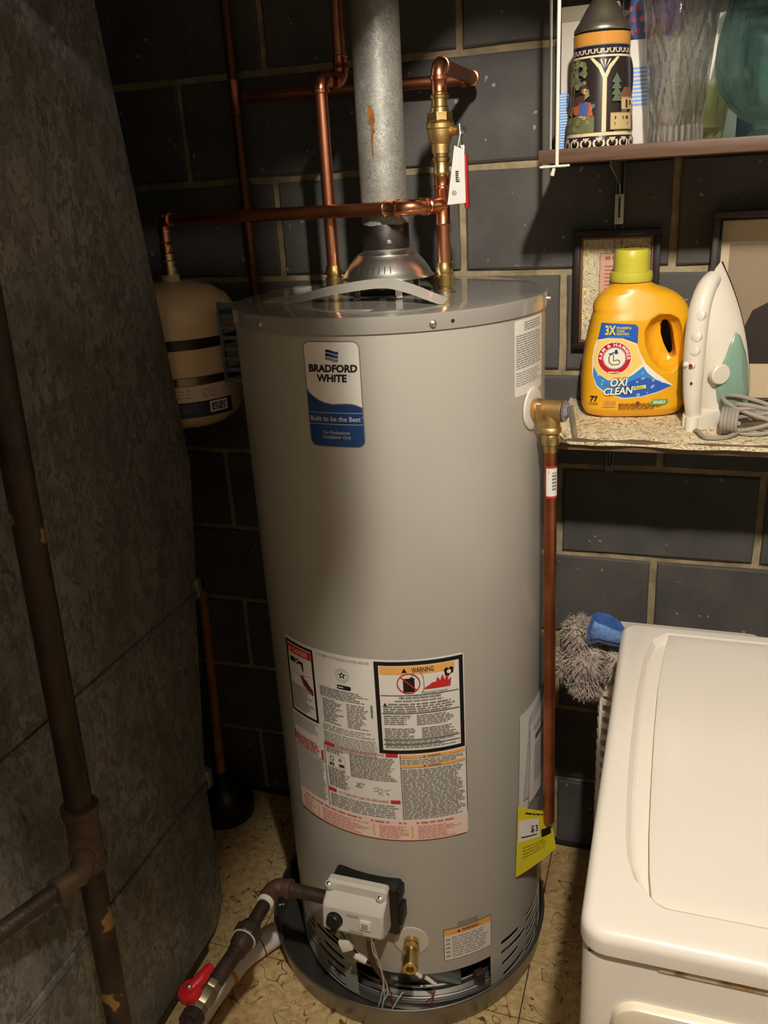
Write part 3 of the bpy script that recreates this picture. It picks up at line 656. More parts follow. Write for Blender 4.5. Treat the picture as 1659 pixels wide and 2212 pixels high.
# ---- gas control valve
gv = thing('tmp', '', '', (0, 0, 0)); bpy.data.objects.remove(gv)
XL, XR = -0.151, -0.0285; VD = 0.021; VY = 0.020   # the valve sits close to the jacket
back = MB(); back.box(XL+0.004, XR+0.016, -0.628+VY, -0.566, 0.268-VD, 0.388-VD-.008, bev=0.006)
back.box(XR+0.008, XR+0.022, -0.622+VY, -0.566, 0.290-VD, 0.330-VD, bev=0.003); back.box(XR+0.008, XR+0.020, -0.622+VY, -0.566, 0.345-VD, 0.372-VD, bev=0.003)
valve = back.build('gas_valve', m_black, heater)
cover_prof = [(-0.620, 0.286), (-0.620, 0.384), (-0.634, 0.386), (-0.640, 0.382), (-0.642, 0.366), (-0.646, 0.364), (-0.662, 0.356), (-0.668, 0.349), (-0.676, 0.306), (-0.672, 0.298), (-0.640, 0.286)]
cover_prof = [(y+VY, z-VD) for y, z in cover_prof]
cm = MB()
rows = []
for x, s_ in ((XL, 0.90), (XL+0.0035, 0.985), (XL+0.010, 1.0), (XR-0.010, 1.0), (XR-0.0035, 0.985), (XR, 0.90)):
    cy_, cz_ = -0.635+VY, 0.335-VD; rows.append([(x, cy_+(y-cy_)*s_, cz_+(z-cz_)*s_) for y, z in cover_prof])
cover_prof = None; cm.loft(rows); cm.build('valve_cover', m_offw, valve, angle=28)
d = Vector((0, -0.043, -0.008)).normalized(); d = Vector((0, -0.985, 0.17))
MB().turned((XL+0.026, -0.6705+VY, 0.325-VD), d, [(0, 0.0165), (0.003, 0.0165), (0.003, 0.0150), (0.012, 0.0140), (0.014, 0.0120), (0.014, 0.0005)], 28).build('control_knob', m_black, valve)
MB().box(XL+0.020, XL+0.032, -0.690+VY, -0.676+VY, 0.304-VD, 0.3115-VD, bev=0.002).build('knob_pointer', m_black, valve)
fb_ = Matrix.Translation((XL+0.088, -0.672+VY, 0.328-VD)) @ Matrix.Rotation(-0.17, 4, 'X')
MB().box(-0.011, 0.011, -0.004, 0.002, -0.010, 0.010, bev=0.0015, M=fb_).build('status_window_frame', m_whitep, valve)
MB().box(-0.006, 0.006, -0.0052, 0.0, -0.006, 0.005, bev=0.001, M=fb_).build('status_light', mat('status_grey', rgb(150, 156, 160), .25), valve)
for x, z in ((XL+0.008, 0.3835), (XR-0.012, 0.3745)):
    MB().turned((x, -0.640+VY, z-0.012-VD), (0, -0.4, 0.92), [(0, 0.0075), (0.014, 0.0070), (0.0155, 0.006)], 16).build('screw_boss', m_offw, valve)
    MB().turned((x, -0.6455+VY, z+0.0005-VD), (0, -0.4, 0.92), [(0, 0.0045), (0.002, 0.0042), (0.003, 0.0025)], 12).build('screw', m_steel, valve)
def on_cover(u, v, off): y = -0.668+VY-(0.349-VD-v)/(0.349-0.306)*0.008; return (u, y-0.0004-off, v)
P = Print(on_cover, .05, .0002); P.rect(XL+.050, .338-VD, XL+.074, .343-VD, ink_mid); P.build('valve_print', valve)
P = Print(on_cover, .05, .0002); P.rect(XL+.056, .306-VD, XL+.084, .312-VD, ink_mid); P.build('valve_print', valve)
MB().box(XL+0.080, XL+0.096, -0.655+VY, -0.640+VY, 0.270-VD, 0.288-VD, bev=0.002).build('cable_plug', m_black, valve)
# loose connector and wires
def spline(pts, n=8):
    pts = [Vector(p) for p in pts]; out = []
    for i in range(len(pts)-1):
        p0, p1, p2, p3 = pts[max(i-1, 0)], pts[i], pts[i+1], pts[min(i+2, len(pts)-1)]
        for k_ in range(n):
            t = k_/n; out.append(0.5*((2*p1)+(p2-p0)*t+(2*p0-5*p1+4*p2-p3)*t*t+(3*p1-p0-3*p2+p3)*t**3))
    return out+[pts[-1]]
m_wred = mat('wire_red', rgb(120, 48, 46), .5); m_wwh = mat('wire_white', rgb(214, 208, 196), .5); m_wbr = mat('wire_brown', rgb(84, 56, 44), .6)
def wire(px, r, m):
    return MB().tube(spline([on_y(x, y, yy) for x, y, yy in px], 6), r, 6).build('wire', m, heater)
wire([(797, 2026, -.648), (800, 2060, -.62), (808, 2085, -.605), (825, 2110, -.598), (832, 2130, -.59)], .0055, m_wbr)
wire([(801, 2026, -.650), (806, 2058, -.63), (818, 2075, -.62), (826, 2105, -.605), (830, 2150, -.595), (822, 2190, -.600)], .0014, m_wwh)
wire([(803, 2028, -.648), (815, 2070, -.62), (828, 2120, -.60), (822, 2160, -.60), (808, 2195, -.602)], .0014, m_wwh)
wire([(826, 2105, -.60), (838, 2140, -.595), (828, 2165, -.600), (826, 2188, -.604)], .0013, m_wwh)
wire([(828, 2100, -.60), (840, 2135, -.59), (846, 2150, -.585), (838, 2165, -.59)], .0013, m_wred)
wire([(920, 2165, -.575), (937, 2150, -.572), (940, 2125, -.568), (935, 2110, -.565)], .0012, m_wred)
wire([(846, 2150, -.585), (852, 2185, -.592), (880, 2195, -.598), (915, 2185, -.590), (930, 2172, -.580), (938, 2145, -.572)], .0012, m_wred)
wire([(833, 2200, -.604), (850, 2175, -.595), (862, 2155, -.588), (875, 2138, -.575)], .0013, m_wwh)
for (x, y, yy, dx) in ((900, 2102, -.57, .016), (930, 2118, -.568, .018)):
    p_ = on_y(x, y, yy); MB().cyl(p_-np.array([dx*.6, 0, -.006]), p_+np.array([dx*.6, 0, -.008]), .0042, n=10).build('wire_cap', m_wwh, heater)
p_ = on_y(748, 2037, -.625); M = Matrix.Translation(p_) @ Matrix.Rotation(-.35, 4, 'Y') @ Matrix.Rotation(.25, 4, 'Z')
MB().box(-.012, .012, -.010, .010, -.013, .013, bev=.003, M=M).build('connector_plug', m_whitep, heater)
p2_ = on_y(778, 2064, -.61); MB().cyl(p2_-np.array([.010, .004, -.004]), p2_+np.array([.013, -.002, -.008]), .0075, .0068, 12).build('connector_socket', m_whitep, heater)
MB().tube(spline([on_y(733, 2008, -.64), on_y(742, 2022, -.632), p_, p2_, on_y(800, 2082, -.605)]), .0022, 6).build('wire', m_black, heater)

# ---- drain valve
a, z = on_cyl(895, 2020); a = rad(13.6); z = 0.203; dd = Vector((math.sin(a), -math.cos(a), 0)); pc = Vector((HX, HY, z))+dd*HR
MB().turned(pc, dd, [(0.0002, 0.035), (0.0022, 0.0345), (0.003, 0.030), (0.0022, 0.016), (0.0025, 0.0005)], 36).build('drain_escutcheon', m_offw, heater)
dv = MB().turned(pc, dd, [(0.0, 0.0155), (0.012, 0.0150), (0.014, 0.0115), (0.045, 0.0115), (0.045, 0.0150), (0.050, 0.0155), (0.066, 0.0155), (0.068, 0.0135), (0.068, 0.0085), (0.058, 0.008), (0.058, 0.0005)], 24).build('drain_valve', m_brass, heater)
MB().turned(pc+dd*0.018, dd, [(0, 0.0165), (0.010, 0.0165)], 6).build('hex_nut', m_brass, dv)

# ---- relief valve on the flank
a = rad(75.5); dd = Vector((math.sin(a), -math.cos(a), 0)); zt = 1.238; pc = Vector((HX, HY, zt))+dd*HR
MB().turned(pc, dd, [(0.0003, 0.036), (0.003, 0.0355), (0.0045, 0.031), (0.0035, 0.018), (0.0035, 0.0005)], 36).build('relief_escutcheon', m_whitep, heater)
rv = MB(); rv.turned(pc, dd, [(0.0, 0.013), (0.004, 0.0165), (0.010, 0.0185), (0.016, 0.0175), (0.020, 0.0155), (0.026, 0.0165), (0.048, 0.0175), (0.050, 0.0185), (0.057, 0.0185), (0.058, 0.0005)], 28)
pv = pc+dd*0.034; rv.cyl(pv, pv+Vector((0, 0, -0.030)), 0.0150, 0.0165, 24); rv.turned(pv+Vector((0, 0, -0.028)), (0, 0, -1), [(0, 0.0165), (0.003, 0.0185), (0.009, 0.0185), (0.010, 0.0165)], 24)
relief = rv.build('relief_valve', m_bronze, heater)
ev = Vector((-dd.y, dd.x, 0)); M = Matrix.Translation(pc+dd*0.021+Vector((0, 0, -0.002))) @ Matrix.Rotation(math.atan2(dd.x, -dd.y), 4, 'Z')
MB().box(-0.019, -0.0155, -0.006, 0.006, -0.014, 0.014, bev=0.001, M=M).build('rib', m_bronze, relief)
MB().turned(pc+dd*0.0585, dd, [(0, 0.0175), (0.0015, 0.0175), (0.002, 0.012), (0.006, 0.010), (0.010, 0.0045)], 24).build('spring_cap', mat('clear_cap', rgb(150, 140, 150), .2, .3), relief)
M = Matrix.Translation(pc+dd*0.071+Vector((0, 0, -0.010))) @ Matrix.Rotation(math.atan2(dd.x, -dd.y), 4, 'Z') @ Matrix.Rotation(-0.18, 4, 'X')
MB().box(-0.010, 0.010, -0.0016, 0.0016, -0.036, 0.020, bev=0.0008, M=M).build('test_lever', m_steel, relief)
ppx, ppy = pv.x, pv.y
dp = thing('discharge_pipe', 'straight copper relief discharge pipe running down beside the water heater', 'pipe', (ppx, ppy, 0.385))
MB().turned((ppx, ppy, zt-0.038), (0.008, 0, -1), [(0, 0.0125), (0.004, 0.0150), (0.010, 0.0155), (0.020, 0.0150), (0.022, 0.0120), (0.034, 0.0120)], 24).build('male_adapter', m_brass, dp)
MB().cyl((ppx+0.0003, ppy, zt-0.066), (ppx+0.007, ppy, 0.392), 0.01115, n=24, caps=False).build('pipe', m_copper_d, dp)
def on_pipe(u, v, off): t = u/0.0112; xx = ppx+0.0003+(zt-0.066-v)*0.0082; return (xx+(0.0113+off)*math.sin(t), ppy-(0.0113+off)*math.cos(t), v)
P = Print(on_pipe, .003); P.rect(-.006, 1.085, .016, 1.142, ink_w); P.up(); P.rect(-.006, 1.139, .016, 1.142, ink_r); P.rect(-.006, 1.085, .016, 1.089, ink_r)
for i in range(16):
    if i % 3 != 2: P.rect(.004, 1.100+i*.002, .013, 1.1012+i*.002, ink)
P.text('1', -.001, 1.130, ink, h=.005); P.build('barcode_sticker', dp)

# ---- paper packet and yellow energy guide held on the flank
m_paper = mat('paper', rgb(222, 220, 216), .7); m_paper2 = mat('paper_print', rgb(206, 204, 200), .7, var=rgb(180, 178, 176), vscale=300)
m_yel = mat('yellow_card', rgb(222, 208, 40), .55)
def sheet(name, corners, off, m, parent, bow=0.004, n=10):
    """corners in (deg azimuth, z): bl br tr tl"""
    mb = MB(); G = []
    for j in range(n+1):
        row = []
        for i in range(n+1):
            s_, t_ = i/n, j/n
            a_ = (corners[0][0]*(1-s_)+corners[1][0]*s_)*(1-t_)+(corners[3][0]*(1-s_)+corners[2][0]*s_)*t_
            z_ = (corners[0][1]*(1-s_)+corners[1][1]*s_)*(1-t_)+(corners[3][1]*(1-s_)+corners[2][1]*s_)*t_
            o_ = off+bow*math.sin(PI*s_*1.3+t_*2.0)+ (off*1.5 if False else 0)
            row.append(mb.bm.verts.new(cylp(rad(a_), z_, o_)))
        G.append(row)
    for j in range(n):
        for i in range(n): mb.bm.faces.new((G[j][i], G[j][i+1], G[j+1][i+1], G[j+1][i]))
    return mb.build(name, m, parent)
pk = thing('document_packet', 'folded white papers in a clear pouch on the heater flank', 'papers', cylp(rad(78), 0.43, 0.01))
sheet('folded_sheet', [(65.0, .425), (93, .415), (93, .655), (65.5, .655)], .003, m_paper, pk, .0015)
sheet('folded_sheet', [(67.5, .455), (95, .430), (95, .668), (72, .640)], .0065, m_paper2, pk, .0015)
top_sheet = sheet('folded_sheet', [(70.5, .440), (98, .452), (98, .672), (71, .618)], .010, m_paper, pk, .0015)
def on_sheet(u, v, off): return cylp(u/HR, v, .0104+.0015*math.sin(PI*(u/HR-rad(70.5))/rad(27.5)*1.3+(v-.44)/.2*2.0)+off)
P = Print(on_sheet, .006); u0_, u1_ = rad(74)*HR, rad(95)*HR
P.words(u0_, .600, u1_, .615, 3, ink_mid, .5, .2, 81); P.rect(u0_+.006, .578, u1_, .590, mat('print_darkgrey', rgb(70, 68, 66), .5)); P.words(u0_+.002, .480, u1_, .566, 18, ink_mid, .5, .2, 82); P.build('small_print', pk)
m_film = mat('clear_film', rgb(240, 240, 240), .12, alpha=.10, spec=.6)
sheet('clear_pouch', [(62.5, .30), (97, .30), (98, .86), (84, .80)], .0125, m_film, pk, .001)
eg = thing('energy_guide', 'yellow energy guide card hanging crooked below the white papers', 'card', cylp(rad(80), 0.24, 0.02))
CD = [Vector(on_y(1114, 1896, -.434)), Vector(on_y(1198, 1829, -.365)), Vector(on_y(1189, 1752, -.365)), Vector(on_y(1119, 1742, -.432))]    # bl br tr tl
def card_pt(s_, t_, off):
    p = (CD[0]*(1-s_)+CD[1]*s_)*(1-t_)+(CD[3]*(1-s_)+CD[2]*s_)*t_; nrm = (CD[1]-CD[0]).cross(CD[3]-CD[0]).normalized()
    return p+nrm*(off+.004*math.sin(PI*s_)+.005*s_*s_*(1-t_))
mb = MB(); G = [[mb.bm.verts.new(card_pt(i/12, j/12, 0)) for i in range(13)] for j in range(13)]
for j in range(12):
    for i in range(12): mb.bm.faces.new((G[j][i], G[j][i+1], G[j+1][i+1], G[j+1][i]))
mb.build('card', m_yel, eg)
P = Print(lambda u, v, off: card_pt(u, v, .0003+off), .08)
P.poly([(.03, .50), (.58, .50), (.58, .86), (.03, .80)], ink_w); P.up()
for i_, (s0, body_) in enumerate(((.40, '$'), (.52, '3'))):
    V_, F_ = text_geo(body_, .03); P.raw([(s0+(x-.3)*.16, .62+y*.16) for x, y in V_], F_, ink)
P.poly([(.10, .55), (.52, .55), (.52, .57), (.10, .57)], ink); P.poly([(.64, .46), (.92, .46), (.92, .62), (.64, .62)], ink)
P.words(.2, .90, .8, .95, 1, ink, .5, .1, 83); P.words(.15, .22, .85, .42, 4, mat('print_olive', rgb(130, 124, 30), .6), .3, .3, 84); P.build('card_print', eg)

# ============================================================ on top of the heater
ZT = 1.4222
m_alum = mat('spun_aluminium', rgb(206, 204, 198), 0.36, 1.0, bump=0.15, bscale=40)
m_flue = galvanized('galvanized_flue', rgb(140, 138, 130), rgb(186, 184, 176), 190, 0.5, 2.6, metal=0.55)
hood = thing('draft_hood', 'shiny bell-shaped draft hood on legs under the vent pipe', 'draft hood', (HX, HY, ZT))
MB().lathe((HX, HY, 0), [(0.040, 1.512), (0.040, 1.497), (0.046, 1.493), (0.052, 1.491), (0.0535, 1.488), (0.058, 1.484), (0.066, 1.475), (0.0735, 1.464), (0.077, 1.457), (0.081, 1.4535), (0.0815, 1.4515), (0.0795, 1.4515), (0.072, 1.461), (0.055, 1.481), (0.038, 1.490)], 56).build('bell', m_alum, hood)
for k_ in range(7):
    t = rad(-26+k_*8); r0_, r1_ = 0.0745, 0.0675
    MB().cyl((HX+r0_*math.sin(t), HY-r0_*math.cos(t), 1.4635), (HX+r1_*math.sin(t), HY-r1_*math.cos(t), 1.474), 0.0007, n=6).build('stamped_rib', m_dark, hood)
for t in (32, 152, 208, -32):
    t = rad(t); c_, s_ = math.cos(t), math.sin(t); M = Matrix.Translation((HX+.070*s_, HY-.070*c_, 0)) @ Matrix.Rotation(t, 4, 'Z')
    MB().box(-.006, .006, -.0008, .0008, ZT+.0012, 1.464, M=M).box(-.006, .006, -.014, .0008, ZT, ZT+.0016, M=M).build('leg', m_alum, hood)
flue = thing('flue_pipe', 'galvanized round vent pipe with a rust streak rising from the hood', 'vent pipe', (HX, HY, 1.50))
MB().cyl((HX, HY, 1.505), (HX, HY, CEIL+.02), .0397, n=48, caps=False).build('pipe', m_flue, flue)
MB().lathe((HX, HY, 0), [(.0405, 1.500), (.0405, 1.538), (.0398, 1.540)], 48, fn=lambda r, z, t: r if z < 1.53 else r+.0006*math.sin(5*t)).build('crimped_collar', mat('sooty_steel', rgb(96, 92, 86), .45, .9, var=rgb(50, 46, 42), vscale=26), flue)
for t in (25, 145, 265): MB().turned((HX+.0405*math.sin(rad(t)), HY-.0405*math.cos(rad(t)), 1.512), (math.sin(rad(t)), -math.cos(rad(t)), 0), [(0, .004), (.001, .004), (.001, .003), (.004, .0026)], 10).build('screw', m_steel, flue)
m_rust = mat('rust', rgb(150, 96, 40), .8, var=rgb(110, 66, 28), vscale=80)
def on_flue(u, v, off): t = u/.0398; return (HX+(.0399+off)*math.sin(t), HY-(.0399+off)*math.cos(t), v)
P = Print(on_flue, .004)
def fl_px(x, y):
    d = ray(x, y); o = CAM[:2]-np.array([HX, HY]); a_ = d[:2]@d[:2]; b_ = o@d[:2]; c_ = o@o-.0398**2; t = (-b_-math.sqrt(max(b_*b_-a_*c_, 0)))/a_; q_ = CAM+t*d
    return math.atan2(q_[0]-HX, -(q_[1]-HY))*.0398, q_[2]
P.poly([fl_px(*q_) for q_ in ((794, 226), (800, 228), (807, 240), (810, 262), (807, 275), (811, 285), (806, 292), (806, 320), (808, 350), (804, 330), (801, 300), (802, 272), (796, 268), (795, 245))][::-1], m_rust); P.build('rust_streak', flue)

# bowed sheet-metal strap lying over the top in front of the hood
st = MB(); G = []
pts = [(585, 649), (640, 640), (700, 629), (760, 616), (830, 607), (890, 617), (940, 634), (972, 648)]
xs = [-.262, -.222, -.180, -.130, -.040, .010, .048, .074]; hs = [.0012, .004, .010, .020, .0305, .0225, .010, .0015]; ys = [-.392, -.398, -.404, -.412, -.418, -.428, -.436, -.440]
W_ = .036
cs = spline([(x, y, ZT+h) for x, y, h in zip(xs, ys, hs)], 5)
for p in cs:
    t = (p.x+.262)/.336; lean = .35+.5*math.sin(PI*t)
    q_ = [Vector((p.x, p.y-W_*.5*math.cos(lean), max(p.z-W_*.25*math.sin(lean), ZT+.0006))), Vector((p.x, p.y+W_*.5*math.cos(lean), p.z+W_*.22*math.sin(lean)))]
    G.append([q_[0], q_[1], q_[1]+Vector((0, 0, .0012)), q_[0]+Vector((0, 0, .0012))])
st.loft(G); tag(st.build('metal_strap', m_grey), 'bowed grey metal strap arching over the heater top in front of the hood', 'strap')
# plug button, sticker on the top
p_ = on_z(652, 619, ZT+.006); tag(MB().lathe((p_[0], p_[1], ZT), [(.019, 0), (.019, .004), (.0175, .006), (.0005, .0062)], 28).build('plastic_plug', m_whitep), 'round white plastic plug on the heater top', 'plug')
P = Print(lambda u, v, off: (u, v, ZT+.0002+off), .5); a_ = on_z(735, 672, ZT); b_ = on_z(818, 664, ZT)
P.rrect(a_[0], a_[1]-.012, b_[0], a_[1]+.012, .003, mat('silver_label', rgb(200, 198, 190), .3)); P.up(); P.words(a_[0]+.008, a_[1]-.007, b_[0]-.008, a_[1]+.007, 3, ink_mid, .5, .2, 91); P.build('top_label', heater)

# ============================================================ copper plumbing
RP = .0111
def fitting(mb, p, d, L_, r=RP, m=None):
    """sleeve with rolled ends along d"""
    return mb.turned(p, d, [(0, r+.0008), (.002, r+.0026), (.004, r+.0014), (L_-.004, r+.0014), (L_-.002, r+.0026), (L_, r+.0008)], 22)
def sleeve(parent, p, d, L_, name='coupling', m=None, r=RP):
    return fitting(MB(), p, d, L_, r).build(name, m or m_copbri, parent)
def elbow(parent, corner, d_in, d_out, arm=.022, name='elbow', m=None, r=RP):
    """90 degree bend: comes in along d_in, leaves along d_out"""
    c = Vector(corner); di = Vector(d_in).normalized(); do = Vector(d_out).normalized(); rb = .017
    pts = [c-di*arm]+arc(c-di*rb+do*rb, -do, di, rb, 0, PI/2, 8)+[c+do*arm]
    mb = MB(); rr_ = r+.0014; mb.tube(pts, rr_, 20)
    for p, d in ((c-di*(arm+.001), di), (c+do*(arm-.006), do)): mb.turned(p, d, [(0, rr_), (.001, rr_+.0016), (.006, rr_+.0016), (.007, rr_)], 20)
    return mb.build(name, m or m_copbri, parent)
def pipe(parent, p0, p1, r=RP, m=None, name='pipe'): return MB().cyl(p0, p1, r, n=22).build(name, m or m_copper, parent)
def adapter(parent, x, y, z, name='dielectric_nipple'):
    """threaded brass adapter rising from the tank top"""
    return MB().turned((x, y, z), (0, 0, 1), [(0, .0145), (.006, .0145), (.006, .0120), (.012, .0120), (.012, .0158), (.030, .0158), (.030, .0128), (.034, .0128), (.034, .0150), (.040, .0152), (.044, .0140), (.050, .0132), (.050, .0128)], 8 if False else 20).build(name, m_brass, parent)
ZH = 1.772
# hot side
hx_, hy_ = -.1668, -.3052
hot = thing('hot_water_pipe', 'copper pipe rising from the left nipple with a double elbow jog', 'pipe', (hx_, hy_, ZT))
MB().turned((hx_, hy_, ZT), (0, 0, 1), [(0, .021), (.0015, .021), (.002, .014)], 24).build('nipple_washer', m_solder, hot)
adapter(hot, hx_, hy_, ZT+.001)
pipe(hot, (hx_, hy_, ZT+.048), (hx_, hy_, ZH-.020))
elbow(hot, (hx_, hy_, ZH), (0, 0, 1), (.35, 1, 0), .020)
jx, jy = hx_+.0185, hy_+.053
elbow(hot, (jx, jy, ZH), (.35, 1, 0), (0, 0, 1), .020)
sleeve(hot, (jx, jy, ZH+.018), (0, 0, 1), .022)
pipe(hot, (jx, jy, ZH+.02), (jx, jy, CEIL))
# cold side
cx_, cy_ = .0372, -.3052
cold = thing('cold_water_pipe', 'copper and brass supply line with a shut-off valve and tee', 'pipe', (cx_, cy_, ZT))
MB().turned((cx_, cy_, ZT), (0, 0, 1), [(0, .019), (.0015, .019), (.002, .014)], 24).build('nipple_washer', m_solder, cold)
adapter(cold, cx_, cy_, ZT+.001)
pipe(cold, (cx_, cy_, ZT+.048), (cx_, cy_, 1.545))
ZB = 1.566
sleeve(cold, (cx_, cy_, ZB-.032), (0, 0, 1), .064, 'tee_run')
bd = Vector((-.45, -.893, 0)).normalized(); c0 = Vector((cx_, cy_, ZB)); c1 = c0+bd*.075
fitting(MB(), c0, bd, .040).build('tee_branch', m_copbri, cold)
d2 = (Vector((-.547, -.227, ZB))-c1); d2.z = 0; d2.normalize()
elbow(cold, c1, bd, d2, .030, 'elbow')
sleeve(cold, c1+d2*.028, d2, .024)
endp = Vector((-.520, 0, ZB-.004)); tlen = (endp.x-c1.x)/d2.x; e_ = c1+d2*tlen; e_.z = ZB-.004
pipe(cold, c1+d2*.03, e_, m=m_copper_d)
sleeve(cold, (cx_, cy_, 1.590), (0, 0, 1), .024)
# union of press adapters, ball valve, adapters, elbow
MB().turned((cx_, cy_, 1.612), (0, 0, 1), [(0, .0125), (.004, .0148), (.008, .0128), (.022, .0128), (.022, .0150), (.027, .0150), (.029, .0130), (.036, .0130)], 24).build('lower_adapter', m_brass, cold)
bv = MB().turned((cx_, cy_, 1.646), (0, 0, 1), [(0, .0150), (.014, .0150), (.016, .0165), (.022, .0190), (.030, .0200), (.036, .0205), (.038, .0225), (.044, .0225), (.045, .0200), (.045, .0005)], 28).build('ball_valve', m_bronze, cold)
MB().turned((cx_, cy_, 1.690), (0, 0, 1), [(0, .0215), (.003, .0225), (.006, .0195), (.018, .0175), (.018, .0150), (.024, .0148), (.026, .0128), (.038, .0126), (.038, .0150), (.042, .0152), (.044, .0128), (.046, .0126)], 24).build('upper_adapter', m_brass, cold)
MB().turned((cx_, cy_, 1.695), (0, 0, 1), [(0, .0210), (.012, .0210)], 8).build('hex_collar', m_brass, bv)
stem0 = Vector((cx_+.018, cy_, 1.678)); MB().cyl(stem0, stem0+Vector((.014, -.004, 0)), .0068, n=16).build('stem', m_bronze, bv)
MB().turned(stem0+Vector((.014, -.004, 0)), (1, -.25, 0), [(0, .0085), (.005, .0085), (.005, .0060), (.012, .0056)], 6).build('handle_nut', m_solder, bv)
hp = stem0+Vector((.017, -.005, 0)); M = Matrix.Translation(hp) @ Matrix.Rotation(-.02, 4, 'Y')
MB().box(-.0012, .0012, -.008, .008, -.028, .010, bev=.0006, M=M).build('handle', m_steel, bv)
MB().box(.003, .010, -.008, .006, -.120, -.035, bev=.003, seg=3, M=M).build('handle_grip', mat('red_grip', rgb(168, 34, 34), .45), bv)
MB().box(-.001, .006, -.003, .003, -.042, -.022, bev=.0006, M=M).build('handle_bar', m_steel, bv)
tagt = MB(); A = [(-.004, -.022), (.012, -.030), (.013, -.110), (-.018, -.112)]
tagt.prism(A, lambda u, v, d: hp+Vector((u-.004, -.012-.03*(v+.02)*0+d, v)), 0, .0006); tg = tagt.build('paper_tag', m_paper, bv)
P = Print(lambda u, v, off: hp+Vector((u-.004, -.0122-off, v)), .05); P.words(-.003, -.078, .004, -.060, 6, ink, .7, .3, 95); P.ring(-.006, -.094, .0030, .0038, ink, 18); P.disc(-.006, -.094, .0016, ink_g, 10); P.build('tag_print', tg)
MB().tube([hp+Vector((-.002, -.012, -.024)), hp+Vector((.0, -.010, -.012)), hp+Vector((.002, -.004, -.002))], .0008, 6).build('tag_string', m_whitep, bv)
sleeve(cold, (cx_, cy_, 1.734), (0, 0, 1), .024)
pipe(cold, (cx_, cy_, 1.733), (cx_, cy_, ZH+.005-.018))
elbow(cold, (cx_, cy_, ZH+.005), (0, 0, 1), (0, 1, 0), .022)
WY = -.045
pipe(cold, (cx_, cy_+.02, ZH+.005), (cx_, WY-.02, ZH+.005), m=m_copper_d)
elbow(cold, (cx_, WY, ZH+.005), (0, 1, 0), (-1, 0, 0), .022)
VX = -.458
pipe(cold, (cx_-.02, WY, ZH+.005), (VX+.02, WY, ZH+.012), m=m_copper_d)
fitting(MB(), (VX, WY, ZH-.022), (0, 0, 1), .068).build('wall_tee', m_copper_d, cold)
pipe(cold, (VX, WY, .9), (VX, WY, CEIL), m=mat('dimmed_copper', rgb(112, 72, 52), .5, .9), name='wall_riser')  # riser copper coloured darker to stand in for the dim light there

# ---- expansion tank hung behind the furnace
TX, TY, TR = -.550, -.230, .124
m_beige = mat('tank_beige', rgb(206, 180, 144), .35, coat=.3)
tank = thing('expansion_tank', 'beige steel expansion tank strapped beside the heater', 'tank', (TX, TY, 1.14))
prof = [(.0005, 1.150), (.045, 1.152), (.080, 1.160), (.106, 1.176), (.119, 1.196), (.124, 1.220), (.124, 1.366), (.119, 1.392), (.106, 1.414), (.080, 1.432), (.045, 1.442), (.018, 1.445), (.018, 1.458), (.0005, 1.458)]
MB().lathe((TX, TY, 0), prof, 64).build('shell', m_beige, tank)
m_strap = mat('strap_dark', rgb(70, 64, 56), .35, .9)
MB().lathe((TX, TY, 0), [(.1245, 1.324), (.1256, 1.325), (.1256, 1.343), (.1245, 1.344)], 64).build('strap', m_strap, tank)
MB().lathe((TX, TY, 0), [(.1245, 1.254), (.1256, 1.255), (.1256, 1.270), (.1245, 1.271)], 64).build('strap', mat('strap_bright', rgb(150, 138, 116), .28, 1.0), tank)
def on_tank(u, v, off): t = u/TR; return (TX+(TR+.0003+off)*math.sin(t), TY-(TR+.0003+off)*math.cos(t), v)
P = Print(on_tank, .01); P.rect(-.10, 1.222, .165, 1.253, mat('tank_label', rgb(206, 190, 168), .5)); P.rect(-.10, 1.190, .165, 1.222, mat('print_dark_navy', rgb(38, 38, 62), .5)); P.up()
for u_ in (-.05, 0, .05, .1): P.words(u_, 1.228, u_+.032, 1.248, 3, ink_mid, .5, .2, int(100+u_*100))
P.words(-.06, 1.199, .10, 1.218, 5, mat('print_bluegrey', rgb(86, 86, 112), .5), .4, .1, 97); P.rect(.112, 1.197, .152, 1.219, ink_w); P.up(); P.words(.115, 1.200, .149, 1.216, 4, ink, .7, .1, 98); P.build('tank_label', tank)
bd_ = thing('tank_fitting', 'copper and brass elbow fittings feeding the expansion tank', 'pipe fitting', (TX, TY, 1.458))
MB().turned((TX, TY, 1.458), (0, 0, 1), [(0, .016), (.014, .016), (.014, .0128), (.022, .0128), (.022, .0150), (.026, .0150), (.028, .0130), (.040, .0128)], 20).build('brass_adapter', m_brass, bd_)
sleeve(bd_, (TX, TY, 1.497), (0, 0, 1), .024); pipe(bd_, (TX, TY, 1.49), (TX, TY, ZB-.025))
elbow(bd_, (TX, TY, ZB-.004), (0, 0, 1), (-d2.x, -d2.y, 0), .024)
# slotted wall bracket
m_slot = mat('bracket_bluegrey', rgb(112, 128, 142), .45, .5)
bk = thing('slotted_bracket', 'blue-grey slotted steel bracket between tank and heater', 'bracket', (-.392, -.15, 1.24))
M = Matrix.Translation((-.392, -.300, 0)) @ Matrix.Rotation(rad(-4), 4, 'Z')
fr_ = MB(); fr_.box(-.022, -.016, -.004, .004, 1.258, 1.412, M=M); fr_.box(.016, .022, -.004, .004, 1.258, 1.412, M=M); fr_.build('rail', m_slot, bk)
z = 1.258
while z < 1.410:
    MB().box(-.017, .017, -.003, .003, z, z+.008, bev=.001, M=M).build('rung', m_slot, bk); z += .0205
MB().box(-.020, -.016, -.004, .290, 1.272, 1.284, M=M).box(-.020, -.016, -.004, .290, 1.385, 1.397, M=M).build('wall_arm', m_slot, bk)

